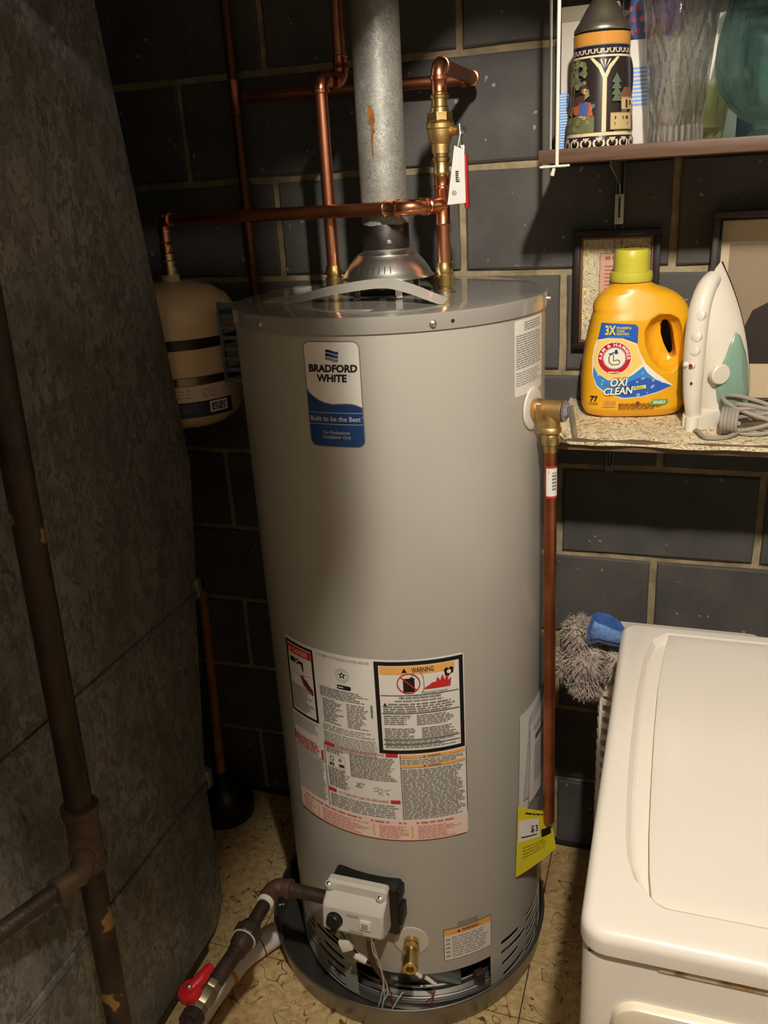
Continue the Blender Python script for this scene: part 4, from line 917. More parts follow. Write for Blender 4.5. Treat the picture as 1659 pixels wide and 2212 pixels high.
# ============================================================ drain pan, gas line, floor drain pipe
PX, PY = -.0885, -.3195
m_pan = mat('galvanized_pan', rgb(150, 148, 142), .34, .9, var=rgb(132, 130, 124), vscale=18, vdetail=5, bump=.1, bscale=30)
pan = thing('drain_pan', 'round galvanized drain pan under the water heater', 'drain pan', (PX, PY, 0))
MB().lathe((PX, PY, 0), [(.0005, .002), (.293, .002), (.297, .0035), (.305, .060), (.3075, .062), (.3095, .060), (.3095, .057), (.3015, .001), (.0005, .0005)], 128).build('tray', m_pan, pan)
MB().tube([(PX+.3075*math.sin(2*PI*i/96), PY-.3075*math.cos(2*PI*i/96), .0605) for i in range(96)], .0034, 8, closed=True).build('rolled_rim', m_pan, pan)
for t in (-74, 38): MB().turned((PX+.299*math.sin(rad(t)), PY-.299*math.cos(rad(t)), .03), (-math.sin(rad(t)), math.cos(rad(t)), .1), [(0, .004), (.003, .004), (.004, .002)], 10).build('rivet', m_steel, pan)
gas = thing('gas_pipe', 'dark iron gas line with a union and red-handled shut-off valve', 'pipe', (-.27, -.75, .30))
ZG = .310; GX = -.268; GY = -.612
def iron(p0, p1, r=.0134): return MB().cyl(p0, p1, r, n=22).build('pipe', m_iron, gas)
iron((-.130, GY, ZG), (GX+.014, GY, ZG+.004))
mb = MB(); mb.tube([(GX+.034, GY, ZG+.003)]+arc((GX+.018, GY-.018, ZG+.003), (0, 1, 0), (-1, 0, 0), .018, 0, PI/2, 8)+[(GX, GY-.036, ZG+.003)], .0172, 20)
mb.turned((GX+.037, GY, ZG+.003), (-1, 0, 0), [(0, .0165), (.001, .0195), (.010, .0195), (.011, .017)], 20); mb.turned((GX, GY-.038, ZG+.003), (0, 1, 0), [(0, .0165), (.001, .0195), (.010, .0195), (.011, .017)], 20); mb.build('elbow', mat('rusty_fitting', rgb(78, 60, 48), .6, .4, var=rgb(104, 74, 54), vscale=40, bump=.4), gas)
MB().turned((GX, GY-.039, ZG+.003), (0, -1, 0), [(0, .0165), (.003, .0172), (.005, .0150), (.008, .0165), (.010, .0150)], 20).build('thread_seal', mat('seal_tape', rgb(214, 210, 198), .7), gas)
y1 = -.715; iron((GX, GY-.03, ZG+.002), (GX-.002, y1, ZG))
MB().turned((GX-.002, y1+.006, ZG), (0, -1, 0), [(0, .016), (.002, .0185), (.010, .0185), (.012, .0170)], 20).build('union_nut', m_iron, gas)
un = MB().turned((GX-.002, y1-.006, ZG), (0, -1, 0), [(0, .0230), (.003, .0265), (.020, .0265), (.023, .0240), (.023, .0005)], 8).build('union_nut', m_iron, gas)
MB().turned((GX-.002, y1-.0285, ZG), (0, -1, 0), [(0, .0238), (.0016, .0238), (.0017, .019)], 24).build('seal_ring', MATS['seal_tape'], gas)
MB().turned((GX-.002, y1-.030, ZG), (0, -1, 0), [(0, .0215), (.014, .0205), (.018, .0180), (.030, .0175)], 20).build('union_body', m_iron, gas)
iron((GX-.002, y1-.05, ZG), (GX-.010, -.850, ZG), .0150)
m_vb = mat('valve_brass', rgb(160, 148, 122), .42, .9)
vc = Vector((GX-.022, -.875, ZG)); MB().turned((GX-.011, -.846, ZG), (-.02, -1, 0), [(0, .017), (.010, .0185), (.014, .0165), (.022, .0205), (.038, .0205), (.046, .0165), (.050, .0185), (.060, .0175)], 8).build('valve_body', m_vb, gas)
sp = Vector((GX-.030, -.868, ZG)); MB().cyl(sp, sp+Vector((.001, -.012, .016)), .008, n=12).build('valve_stem', m_vb, gas)
# red lever: a round boss with a tapered arm
rc = sp+Vector((.002, -.016, .022)); lev = MB(); lev.turned(rc-Vector((0, 0, .010)), (-.35, -.15, 1), [(0, .0195), (.003, .0210), (.014, .0205), (.018, .0180), (.019, .0005)], 24)
lever = lev.build('lever', mat('red_enamel', rgb(190, 28, 40), .32, coat=.3), gas)
MB().tube([rc+Vector((.0, .004, .001)), rc+Vector((.008, .022, .008)), rc+Vector((.013, .040, .012)), rc+Vector((.014, .046, .012))], [.0135, .0110, .0092, .0060], 14).build('lever_arm', MATS['red_enamel'], lever)
MB().turned(rc+Vector((-.003, 0, .0075)), (-.35, -.15, 1), [(0, .006), (.004, .0055), (.006, .003)], 10).build('lever_screw', m_steel, lever)
iron((GX-.012, -.900, ZG), (GX-.016, -1.25, ZG), .0150)
MB().turned((GX-.012, -.905, ZG), (0, -1, 0), [(0, .0175), (.004, .0205), (.020, .0205), (.022, .0175)], 20).build('coupling', m_iron, gas)
MB().cyl((GX-.016, -1.25, 0), (GX-.016, -1.25, ZG+.014), .015, n=20).build('drop_leg', m_iron, gas)
m_pvc = mat('pvc_white', rgb(206, 202, 198), .4)
pvc = thing('pan_drain_pipe', 'white plastic drain pipe leaving the pan along the floor', 'pipe', (-.40, -.6, 0))
RV = .0230; zv = .026
p0 = Vector((-.352, -.482, zv+.006)); p1 = Vector((-.405, -.560, zv)); p2 = Vector((-.427, -.735, zv)); p3 = Vector((-.441, -.860, zv))
MB().tube([p0, p1+(p0-p1).normalized()*.030], RV+.003, 24).build('pan_outlet', m_pvc, pvc)
MB().tube([p1+(p0-p1).normalized()*.045, p1+(p0-p1).normalized()*.015, p1+(p2-p1).normalized()*.015, p1+(p2-p1).normalized()*.050], RV+.0035, 24).build('elbow', m_pvc, pvc)
MB().cyl(p1+(p2-p1).normalized()*.03, p3, RV, n=24).build('pipe', m_pvc, pvc)
MB().cyl(p1+(p2-p1).normalized()*.050, p1+(p2-p1).normalized()*.058, RV+.0030, n=24).build('cement_ring', mat('orange_cement', rgb(206, 120, 50), .5), pvc)
MB().tube([p1+(p0-p1).normalized()*.046+Vector((0, 0, 0)), p1+(p0-p1).normalized()*.049], RV+.0038, 24).build('primer_ring', mat('purple_primer', rgb(134, 62, 46), .5), pvc)

# ============================================================ furnace casing on the left
FX = -.486
m_furn = galvanized('galvanized_casing', rgb(108, 106, 100), rgb(154, 151, 144), 90, .42, 1.8, stretch=(1, 1, .55), metal=.5)
furn = thing('furnace', 'large old galvanized sheet-metal furnace casing with horizontal seams', 'furnace', (-.85, -.9, 0))
def panel(name, poly, par=furn, x0=-1.20, x1=FX, bev=.004):
    mb = MB(); mb.prism(poly, lambda y, z, d: (d, y, z), x0, x1)
    es = [e for e in mb.bm.edges if all(abs(v.co.x-x1) < 1e-6 for v in e.verts)]
    bmesh.ops.bevel(mb.bm, geom=es, offset=bev, segments=2, affect='EDGES'); return mb.build(name, m_furn, par, angle=20)
YN = -1.45
panel('base_cabinet', [(YN, .045), (-.520, .045), (-.472, .095), (-.470, .400), (YN, .400)])
panel('middle_casing', [(YN, .414), (-.468, .414), (-.466, .47), (-.404, .825), (YN, .825)])
panel('upper_plenum', [(YN, .838), (-.396, .838), (-.352, 1.10), (-.402, 1.549), (-.442, 1.902), (-.49, 2.30), (YN, 2.30)])
MB().box(-1.18, FX-.012, YN+.02, -.545, 0, .047).build('plinth', m_black, furn)
for z, y1 in ((.407, -.462), (.8315, -.392)):
    MB().box(-1.195, FX+.0045, YN, y1, z-.0085, z+.0085, bev=.003).build('drive_seam', m_furn, furn)
MB().box(FX-.02, FX+.006, -.470, -.452, .395, .440, bev=.002).build('seam_tab', m_furn, furn)
MB().box(FX-.02, FX+.006, -.402, -.385, .825, .865, bev=.002).build('seam_tab', m_furn, furn)
# iron riser in front of the casing with a tee and branch
m_oldiron = mat('painted_iron_pipe', rgb(46, 38, 34), .45, .4, var=rgb(70, 56, 46), vscale=16, bump=.5, bscale=120)
def flakes(m, col, lo, scale=16):
    N, L, b_ = nodes_of(m); g = N.new('ShaderNodeTexCoord'); n_ = N.new('ShaderNodeTexNoise'); n_.inputs['Scale'].default_value = scale; n_.inputs['Detail'].default_value = 3; L.new(g.outputs['Object'], n_.inputs['Vector'])
    r = N.new('ShaderNodeValToRGB'); r.color_ramp.elements[0].position = lo; r.color_ramp.elements[1].position = lo+.02; L.new(n_.outputs['Fac'], r.inputs['Fac'])
    mx = N.new('ShaderNodeMix'); mx.data_type = 'RGBA'; src = b_.inputs['Base Color'].links[0].from_socket; L.new(r.outputs['Color'], mx.inputs['Factor']); L.new(src, mx.inputs['A']); mx.inputs['B'].default_value = col; L.new(mx.outputs['Result'], b_.inputs['Base Color'])
flakes(m_oldiron, rgb(164, 128, 78), .665)
riser = thing('iron_riser', 'dark iron pipe with flaking paint and a tee in front of the furnace', 'pipe', (-.42, -.94, 0))
RX = -.422
def ry(z): return -.883-(1.372-z)*.043
MB().cyl((RX, ry(1.85), 1.85), (RX, ry(.70), .70), .0211, n=28).build('upper_pipe', m_oldiron, riser)
MB().cyl((RX, ry(.62), .62), (RX, ry(0), 0.0), .0205, n=28).build('lower_pipe', m_oldiron, riser)
m_tee = mat('cast_iron_tee', rgb(84, 68, 54), .5, .4, var=rgb(110, 88, 66), vscale=20, bump=.4)
zt_ = .662
MB().turned((RX, ry(zt_+.060), zt_+.060), (0, -.043, -1), [(0, .0235), (.002, .0295), (.014, .0295), (.018, .0260), (.100, .0260), (.104, .0290), (.116, .0290), (.118, .0235)], 28).build('tee', m_tee, riser)
q0 = Vector((RX, ry(zt_), zt_)); q1 = Vector((RX+.030, ry(zt_)-.052, zt_-.018)); q2 = Vector((RX-.02, ry(zt_)-.22, zt_-.012))
dv_ = (q1-q0).normalized()
MB().turned(q0+dv_*.015, dv_, [(0, .024), (.020, .0225), (.021, .0170), (.040, .0165)], 22).build('branch_bushing', m_tee, riser)
do_ = (q2-q1).normalized()
MB().tube([q1-dv_*.015, q1-dv_*.004, q1+do_*.006+dv_*.004, q1+do_*.022, q1+do_*.045], .0165, 20).build('branch_elbow', m_tee, riser)
MB().turned(q1+do_*.040, do_, [(0, .017), (.001, .0195), (.010, .0195), (.011, .016)], 20).build('collar', m_tee, riser)
MB().cyl(q1+do_*.04, q2, .0140, n=20).build('branch_pipe', m_oldiron, riser)

# ============================================================ plunger in the dark corner
pl = thing('plunger', 'black rubber plunger with a wooden handle standing behind the furnace', 'plunger', (-.680, -.110, 0))
MB().lathe((-.680, -.112, 0), [(.072, .0), (.076, .004), (.078, .03), (.074, .06), (.058, .085), (.030, .102), (.018, .110), (.018, .135), (.0005, .136)], 40).build('cup', m_black, pl)
MB().cyl((-.680, -.112, .13), (-.690, -.060, .66), .0115, n=16).build('handle', mat('plunger_wood', rgb(176, 112, 62), .5, var=rgb(140, 84, 46), vscale=12), pl)

# ============================================================ white washer on the right
m_enam = mat('white_enamel', rgb(236, 228, 216), .25, coat=.5, spec=.5)
WX0, WX1, WY0, WY1, WZ = .3655, 1.055, -1.108, -.432, .885
washer = thing('washing_machine', 'white enamel top-loading washing machine with a dished lid', 'washing machine', ((WX0+WX1)/2, (WY0+WY1)/2, 0))
def rounded(x0, x1, y0, y1, r, n=6):
    P_ = []
    for cx, cy, a_ in ((x1-r, y1-r, 0), (x0+r, y1-r, 90), (x0+r, y0+r, 180), (x1-r, y0+r, 270)):
        P_ += [(cx+r*math.cos(rad(a_+90*i/n)), cy+r*math.sin(rad(a_+90*i/n))) for i in range(n+1)]
    return P_
def slab(x0, x1, y0, y1, z0, z1, r, top=.012, n=6, steps=5, inset=0.0):
    rows = [[(x, y, z0) for x, y in rounded(x0, x1, y0, y1, r, n)]]
    for k_ in range(steps+1):
        t = k_/steps*PI/2; i_ = top*(1-math.cos(t)); z = z1-top+top*math.sin(t)
        rows.append([(x, y, z) for x, y in rounded(x0+i_, x1-i_, y0+i_, y1-i_, max(r-i_, .002), n)])
    return rows
MB().loft(slab(WX0+.003, WX1-.003, WY0+.004, WY1-.002, .02, .853, .020, .006)).build('cabinet', m_enam, washer)
# top with a well for the lid
well_px = [(1440, 1371), (1408, 1382), (1390, 1420), (1374, 1500), (1362, 1600), (1354, 1700), (1351, 1800), (1354, 1850), (1368, 1895), (1388, 1922), (1406, 1940)]
lid_px = [(1443, 1377), (1434, 1400), (1420, 1480), (1411, 1580), (1404, 1700), (1400, 1800), (1400, 1880), (1404, 1938), (1416, 1950), (1436, 1961), (1470, 1968)]
well = [tuple(on_z(x, y, WZ)[:2]) for x, y in well_px]; lid = [tuple(on_z(x, y, WZ)[:2]) for x, y in lid_px]
ybk = WY1-.028; yfr = lid[-1][1]+.001
def mirror(P_): c_ = (WX0+WX1)/2; return [(2*c_-x, y) for x, y in P_][::-1]
well_poly = [(well[0][0], ybk)]+[(x, min(y, ybk)) for x, y in well[1:]]+[(x, max(y, yfr-.004)-.002) for x, y in lid[8:]]
well_poly = well_poly+mirror(well_poly)
tb = MB(); tb.loft(slab(WX0, WX1, WY0, WY1, .858, WZ, .028, .013))
tcut = MB(); cxm, cym = (WX0+WX1)/2, (WY0+WY1)/2
tcut.loft([[(x+(cxm-x)*.035, y+(cym-y)*.012, WZ-.0125) for x, y in well_poly], [(x+(cxm-x)*.022, y+(cym-y)*.006, WZ-.0105) for x, y in well_poly], [(x, y, WZ+.0005) for x, y in well_poly], [(x, y, WZ+.02) for x, y in well_poly]])
link_mesh(boolean(tb, tcut), 'top_panel', m_enam, washer, angle=22)
lid_poly = [(lid[0][0], ybk-.004)]+[(x+.0008, min(y, ybk-.004)) for x, y in lid[1:]]; lid_poly = lid_poly+mirror(lid_poly)
lm_ = MB(); lr = []
for z, s_ in ((WZ-.0118, .0012), (WZ-.0040, .0006), (WZ-.0012, .0012), (WZ-.0004, .004), (WZ-.0002, .020), (WZ-.0012, .055), (WZ-.0024, .085), (WZ-.0028, .20)):
    lr.append([(x+(cxm-x)*min(1, s_/.30), y+(cym-y)*min(1, s_/.30), z) for x, y in lid_poly])
lm_.loft(lr); lm_.build('lid', m_enam, washer, angle=40)
MB().box(WX0+.01, WX1-.01, WY0+.008, WY1-.01, .851, .860).build('seam_shadow_gap', mat('seam_dark', rgb(70, 62, 54), .7), washer)
# rusty chipped lip along the front seam
m_chip = mat('chipped_enamel', rgb(230, 220, 204), .5); N_, L_, b_ = nodes_of(m_chip); g_ = N_.new('ShaderNodeTexCoord'); nn = N_.new('ShaderNodeTexNoise'); nn.inputs['Scale'].default_value = 38; nn.inputs['Detail'].default_value = 6
L_.new(g_.outputs['Object'], nn.inputs['Vector']); rr_ = N_.new('ShaderNodeValToRGB'); e_ = rr_.color_ramp.elements; e_[0].position = .44; e_[0].color = rgb(228, 216, 196); e_[1].position = .66; e_[1].color = rgb(92, 56, 34); x_ = e_.new(.54); x_.color = rgb(196, 160, 112)
L_.new(nn.outputs['Fac'], rr_.inputs['Fac']); L_.new(rr_.outputs['Color'], b_.inputs['Base Color'])
MB().box(.445, WX1-.03, WY0+.0025, WY0+.012, .8475, .8545, bev=.0015).build('chipped_lip', m_chip, washer)
MB().loft([[(x, y, z) for x, z in rounded(.402, WX1-.037, .14, .800, .028)] for y in (WY0+.010, WY0+.000)]+[[(x, WY0-.005, z) for x, z in rounded(.405, WX1-.040, .143, .797, .025)], [(x, WY0-.0065, z) for x, z in rounded(.410, WX1-.045, .148, .792, .020)]]).build('front_panel', mat('cream_enamel', rgb(232, 220, 196), .28, coat=.4), washer)
for x in (WX0+.05, WX1-.05):
    for y in (WY0+.05, WY1-.05): MB().cyl((x, y, 0), (x, y, .025), .016, n=12).build('foot', m_black, washer)

# ============================================================ hamper, mop head, blue pad behind the washer
m_hamp = mat('hamper_white', rgb(222, 216, 202), .5)
hamper = thing('laundry_hamper', 'white plastic slatted hamper behind the washing machine', 'hamper', (.47, -.235, 0))
hx0, hx1, hy0, hy1, hz = .322, .62, -.335, -.110, .712
def ring_bar(name, z0, z1, t=.004):
    mb = MB(); o_ = rounded(hx0, hx1, hy0, hy1, .02, 4); i_ = rounded(hx0+t, hx1-t, hy0+t, hy1-t, .016, 4)
    mb.loft([[(x, y, z0) for x, y in o_], [(x, y, z1) for x, y in o_], [(x, y, z1) for x, y in i_], [(x, y, z0) for x, y in i_], [(x, y, z0) for x, y in o_]], caps=False)
    bmesh.ops.remove_doubles(mb.bm, verts=mb.bm.verts, dist=1e-6); return mb.build(name, m_hamp, hamper)
ring_bar('rim', hz-.045, hz, .007); ring_bar('base', .0, .08, .005)
z = .09
while z < hz-.06:
    ring_bar('slat', z, z+.011); z += .0265
for x, y in ((hx0+.007, hy0+.007), (hx1-.007, hy0+.007), (hx0+.007, hy1-.007), (hx1-.007, hy1-.007)): MB().box(x-.003, x+.003, y-.003, y+.003, .005, hz-.01, bev=.001).build('corner_post', m_hamp, hamper)
for x in (hx0+.040, hx0+.12, hx0+.20): MB().box(x-.0035, x+.0035, hy0+.001, hy0+.0045, .02, hz-.04).build('upright', m_hamp, hamper)
# fluffy mop head
mop = thing('mop_head', 'fluffy grey microfibre mop head draped over the hamper rim', 'mop head', (.335, -.29, .70))
m_fluff = mat('fluff_grey', rgb(178, 164, 152), .9, var=rgb(150, 136, 126), vscale=60, sheen=.5)
core = MB(); lobes = [((.300, -.325, .735), .052, (1, .9, .9)), ((.355, -.320, .735), .050, (1.1, .9, .75)), ((.284, -.320, .785), .036, (.9, .9, 1.1)), ((.410, -.315, .738), .046, (1.2, .9, .7)), ((.262, -.322, .720), .030, (1, .9, 1)), ((.300, -.335, .690), .030, (1, .8, .9))]
for c, r, s_ in lobes: core.ball(c, r*.82, 16, s_)
core.build('padding', m_fluff, mop)
V = []; F = []; rnd = random.Random(5)
for c, r, s_ in lobes:
    for i in range(900):
        u_, v_ = rnd.uniform(-1, 1), rnd.uniform(0, 2*PI); q_ = math.sqrt(1-u_*u_); n_ = Vector((q_*math.cos(v_), q_*math.sin(v_), u_))
        p_ = Vector(c)+Vector((n_.x*s_[0], n_.y*s_[1], n_.z*s_[2]))*r*.78
        t_ = Vector((rnd.uniform(-1, 1), rnd.uniform(-1, 1), rnd.uniform(-1.2, .6))); dr = (n_+t_*.55).normalized(); L0 = rnd.uniform(.010, .020); sd = dr.cross(Vector((rnd.uniform(-1, 1), rnd.uniform(-1, 1), rnd.uniform(-1, 1)))).normalized()*.0011
        m1 = p_+dr*L0*.55; e1_ = m1+(dr+Vector((0, 0, -.5))+t_*.3).normalized()*L0*.5; k_ = len(V)
        V += [tuple(p_-sd), tuple(p_+sd), tuple(m1+sd), tuple(m1-sd), tuple(e1_)]; F += [(k_, k_+1, k_+2, k_+3), (k_+3, k_+2, k_+4)]
me = bpy.data.meshes.new('strands'); me.from_pydata(V, [], F); o = link_mesh(me, 'strands', m_fluff, mop, smooth=False); o['kind'] = 'stuff'
# blue pad
pad = thing('cleaning_pad', 'blue microfibre cleaning pad with a lighter centre on the mop head', 'cleaning pad', (.335, -.325, .775))
yp = -.345; O = [on_y(x, y, yp) for x, y in ((1262, 1388), (1270, 1355), (1280, 1328), (1290, 1322), (1315, 1327), (1340, 1342), (1352, 1362), (1352, 1398), (1320, 1396), (1290, 1388), (1275, 1393))]
def puffy(out, thick, name, m, par, off=0.0):
    c_ = sum((Vector(p) for p in out), Vector())/len(out); mb = MB(); rows = []
    for s_, d_ in ((.0, -1.0), (.55, -.92), (.85, -.6), (1.0, 0.0), (.85, .6), (.55, .92), (.0, 1.0)):
        rows.append([c_+(Vector(p)-c_)*max(s_, .01)+Vector((0, off+d_*thick, 0)) for p in out])
    mb.loft(rows); return mb.build(name, m, par, angle=60)
puffy(O, .011, 'pad', mat('blue_pile', rgb(52, 92, 160), .9, var=rgb(38, 72, 136), vscale=90, bump=.6, sheen=.4), pad)
I_ = [on_y(x, y, yp-.004) for x, y in ((1271, 1380), (1278, 1350), (1284, 1338), (1310, 1346), (1345, 1364), (1348, 1390), (1310, 1384), (1290, 1378))]
puffy(I_, .0095, 'pad_centre', mat('pale_blue_pile', rgb(112, 148, 204), .9, var=rgb(92, 126, 186), vscale=120, bump=.6), pad, off=-.002)

# ============================================================ shelves
m_wood = mat('walnut_laminate', rgb(104, 78, 60), .5, var=rgb(84, 60, 44), vscale=10, stretch=(1, 12, 12))
m_wood2 = mat('oak_board', rgb(120, 98, 74), .55, var=rgb(96, 76, 56), vscale=9, stretch=(1, 12, 12))
sh_hi = tag(MB().box(.196, 1.55, -.300, -.003, 1.6195, 1.6405, bev=.0012).build('wall_shelf', m_wood), 'brown laminate shelf carrying the stein and glass vases', 'shelf')
lo = thing('wall_shelf', 'brown shelf with floral liner carrying detergent and iron', 'shelf', (.9, -.15, 1.15))
MB().box(.222, 1.55, -.288, -.003, 1.141, 1.1595, bev=.0012).build('board', m_wood2, lo)
# shelf liner paper: cream with brown scrolls, front edge wavy, left end curled
m_liner = mat('floral_liner', rgb(232, 216, 178), .6)
N_, L_, b_ = nodes_of(m_liner); g_ = N_.new('ShaderNodeTexCoord'); n1 = N_.new('ShaderNodeTexNoise'); n1.inputs['Scale'].default_value = 34; n1.inputs['Detail'].default_value = 3; n1.inputs['Distortion'].default_value = 2.5
L_.new(g_.outputs['Object'], n1.inputs['Vector']); mu = N_.new('ShaderNodeMath'); mu.operation = 'MULTIPLY'; mu.inputs[1].default_value = 5; L_.new(n1.outputs['Fac'], mu.inputs[0]); fr = N_.new('ShaderNodeMath'); fr.operation = 'PINGPONG'; fr.inputs[1].default_value = .5; L_.new(mu.outputs[0], fr.inputs[0])
r_ = N_.new('ShaderNodeValToRGB'); r_.color_ramp.elements[0].position = .07; r_.color_ramp.elements[0].color = rgb(140, 116, 76); r_.color_ramp.elements[1].position = .20; r_.color_ramp.elements[1].color = rgb(236, 222, 186); L_.new(fr.outputs[0], r_.inputs['Fac']); L_.new(r_.outputs['Color'], b_.inputs['Base Color'])
mb = MB(); G = []
nx = 90
for i in range(nx+1):
    x = .222+(1.54-.222)*(i/nx)**1.6; row = []
    for j in range(13):
        t = j/12; yf = -.300+.004*math.sin(x*23)+.004*math.sin(x*51+1); y = yf+t*(-.008-yf); d_ = max(0, (.262-x)/.04)
        z = 1.1605+.0006*math.sin(x*60+y*40)+(.010*d_*d_*(1-.2*t)) + (-.006*max(0, (.05-t)/.05) if t < .05 else 0)
        row.append(mb.bm.verts.new((x, y, max(z, 1.1598 if y > -.287 else 1.150))))
    G.append(row)
for i in range(nx):
    for j in range(12): mb.bm.faces.new((G[i][j], G[i+1][j], G[i+1][j+1], G[i][j+1]))
mb.build('liner', m_liner, lo)
# slotted standard and bracket arms
m_std = mat('shelf_standard_grey', rgb(128, 128, 124), .4, .7)
stn = thing('shelf_standard', 'grey slotted steel wall standard holding the shelf brackets', 'shelf standard', (.306, 0, 1.0))
MB().box(.2985, .3000, -.013, .0, 1.010, 2.3).box(.3120, .3135, -.013, .0, 1.010, 2.3).box(.2985, .3135, -.0026, -.0006, 1.010, 2.3).build('channel', m_std, stn)
z = 1.02
while z < 2.28:
    MB().box(.3035, .3085, -.0034, -.0022, z, z+.016).build('slot', m_black, stn); z += .028
for z_, dep in ((1.6195, .262), (1.1410, .255)):
    mb = MB(); mb.prism([(-.004, z_), (-dep, z_), (-dep, z_-.009), (-.030, z_-.040), (-.016, z_-.072), (-.004, z_-.112)], lambda y, z, d: (d, y, z), .3046, .3074); mb.build('bracket_arm', m_std, stn)
MB().box(.2975, .3145, -.020, -.0135, 1.508, 1.562, bev=.001).build('bracket_hook', mat('hook_pale', rgb(206, 202, 192), .4, .3), stn)
MB().box(.3045, .3080, -.0212, -.0195, 1.520, 1.556).build('hook_slot', m_black, stn)
# second standard, out of the picture to the right, carries the other end
s2 = thing('shelf_standard', 'slotted steel wall standard at the far right end of the shelves', 'shelf standard', (1.4, 0, 1.0))
MB().box(1.3925, 1.4075, -.013, -.0006, 1.010, 2.3).build('channel', m_std, s2)
for z_, dep in ((1.6195, .262), (1.1410, .255)):
    mb = MB(); mb.prism([(-.004, z_), (-dep, z_), (-dep, z_-.009), (-.030, z_-.040), (-.004, z_-.112)], lambda y, z, d: (d, y, z), 1.3986, 1.4014); mb.build('bracket_arm', m_std, s2)
# white wire end guard clipped on the upper shelf
m_wirew = mat('white_coated_wire', rgb(228, 222, 206), .4)
wg = thing('wire_end_guard', 'white coated wire guard clipped over the end of the upper shelf', 'wire rack', (.20, -.30, 1.61))
pA = on_y(1203, 357, -.305); pB = on_y(1191, 324, -.17); zt_ = 2.02
MB().tube([(pA[0], -.305, 1.6145), (pA[0], -.305, zt_)], .0029, 10).build('upright_wire', m_wirew, wg)
MB().tube([(pB[0]-.002, -.17, 1.6420), (pB[0]-.004, -.17, zt_)], .0026, 10).build('upright_wire', m_wirew, wg)
MB().tube([(pA[0], -.305, zt_), (pB[0]-.004, -.17, zt_)], .0029, 10).build('top_wire', m_wirew, wg)
MB().tube([(pA[0]-.027, -.305, 1.6150), (pA[0]+.020, -.305, 1.6155)], .0018, 8).tube([(pA[0]-.004, -.305, 1.6150), (pA[0]-.004, -.16, 1.6150)], .0018, 8).build('foot_wire', m_wirew, wg)
MB().tube([(pA[0]-.004, -.302, 1.616), (pA[0]-.008, -.300, 1.602)], [.0026, .0034], 10).build('end_knob', m_wirew, wg)

ZS = 1.6407
# ------------------------------------------------------------ things on the upper shelf
bx = thing('cardboard_box', 'plain white box standing behind the stein', 'box', (.255, -.07, ZS))
MB().box(.205, .300, -.112, -.030, ZS, 1.862, bev=.0015).build('carton', mat('white_card', rgb(206, 196, 182), .7), bx)
MB().box(.2045, .3005, -.1125, -.0295, 1.842, 1.866, bev=.0015).build('lid', mat('beige_card', rgb(168, 154, 134), .7), bx)
b2 = thing('cardboard_box', 'short white box under the dotted pouch', 'box', (.352, -.07, ZS))
MB().box(.3030, .4000, -.112, -.030, ZS, 1.806, bev=.0015).build('carton', mat('white_card2', rgb(216, 208, 198), .7), b2)
P = Print(lambda u, v, off: (u, -.1122-off, v), .5, .0002)
for i in range(10): P.rect(.318, 1.705+i*.0062, .352, 1.7085+i*.0062, mat('box_blue', rgb(120, 160, 214), .5))
P.build('blue_stripes', b2)
rb = thing('ribbed_plastic_case', 'light blue ribbed plastic case between stein and wire guard', 'plastic case', (.245, -.14, ZS))
m_rb = mat('pale_blue_plastic', rgb(126, 168, 224), .3, trans=.0); m_rb2 = mat('white_blue_plastic', rgb(196, 214, 236), .3)
MB().box(.2095, .2500, -.158, -.122, ZS, 1.730, bev=.002).build('body', m_rb, rb)
for i in range(20): MB().box(.2085, .2490, -.1592, -.1212, ZS+.003+i*.0043, ZS+.0052+i*.0043, bev=.0006, seg=1).build('rib', m_rb2, rb)
tin = thing('dotted_pouch', 'blue cloth pouch with pink dots on the short white box', 'pouch', (.345, -.072, 1.8075))
def pouch_r(r, z, t): return r*(1+.05*math.cos(3*t+z*30)+.03*math.cos(7*t))
pr_ = [(.0005, 0), (.026, .0), (.034, .012), (.036, .035), (.033, .060), (.022, .078), (.012, .086), (.016, .096), (.020, .104), (.0005, .100)]
MB().lathe((.345, -.072, 1.8075), pr_, 40, fn=lambda r, z, t: pouch_r(r, z, t) if r > .01 else r).build('cloth', mat('pouch_blue', rgb(96, 120, 168), .8), tin)
def on_pouch(u, v, off):
    r0_ = np.interp(v, [.0, .012, .035, .060, .078], [.026, .034, .036, .033, .022]); t = u/.035; rr_ = pouch_r(float(r0_), v, t)+.0006+off
    return (.345+rr_*math.sin(t), -.072-rr_*math.cos(t), 1.8075+v)
P = Print(on_pouch, .004)
for i in range(4):
    for j in range(-3, 4): P.disc(j*.015+(.0075 if i % 2 else 0), .012+i*.017, .0052, [mat('dot_pink', rgb(214, 130, 160), .7), mat('dot_rose', rgb(190, 92, 130), .7)][(i+j) % 2], 14)
P.build('dots', tin)

for nm, lb_, x0_, x1_, y1_, c_ in (('crystal_backing', 'off-white backing added behind the crystal vase to lighten the glass', .404, .500, 1.842, (222, 212, 198)), ('teal_backing', 'beige backing added behind the teal vase to lighten the glass', .532, .70, 1.80, (206, 192, 164))):  # thin pale boxes added behind the vases so the glass looks brighter
    g2_ = thing(nm, lb_, 'box', ((x0_+x1_)/2, -.03, ZS)); MB().box(x0_, x1_, -.026, -.008, ZS, y1_, bev=.0012).build('carton', mat(nm+'_card', rgb(*c_), .7), g2_); MB().box(x0_-.0006, x1_+.0006, -.0266, -.0074, y1_-.03, y1_+.002, bev=.0012).build('lid', mat(nm+'_lid', rgb(*[int(v*.9) for v in c_]), .7), g2_)
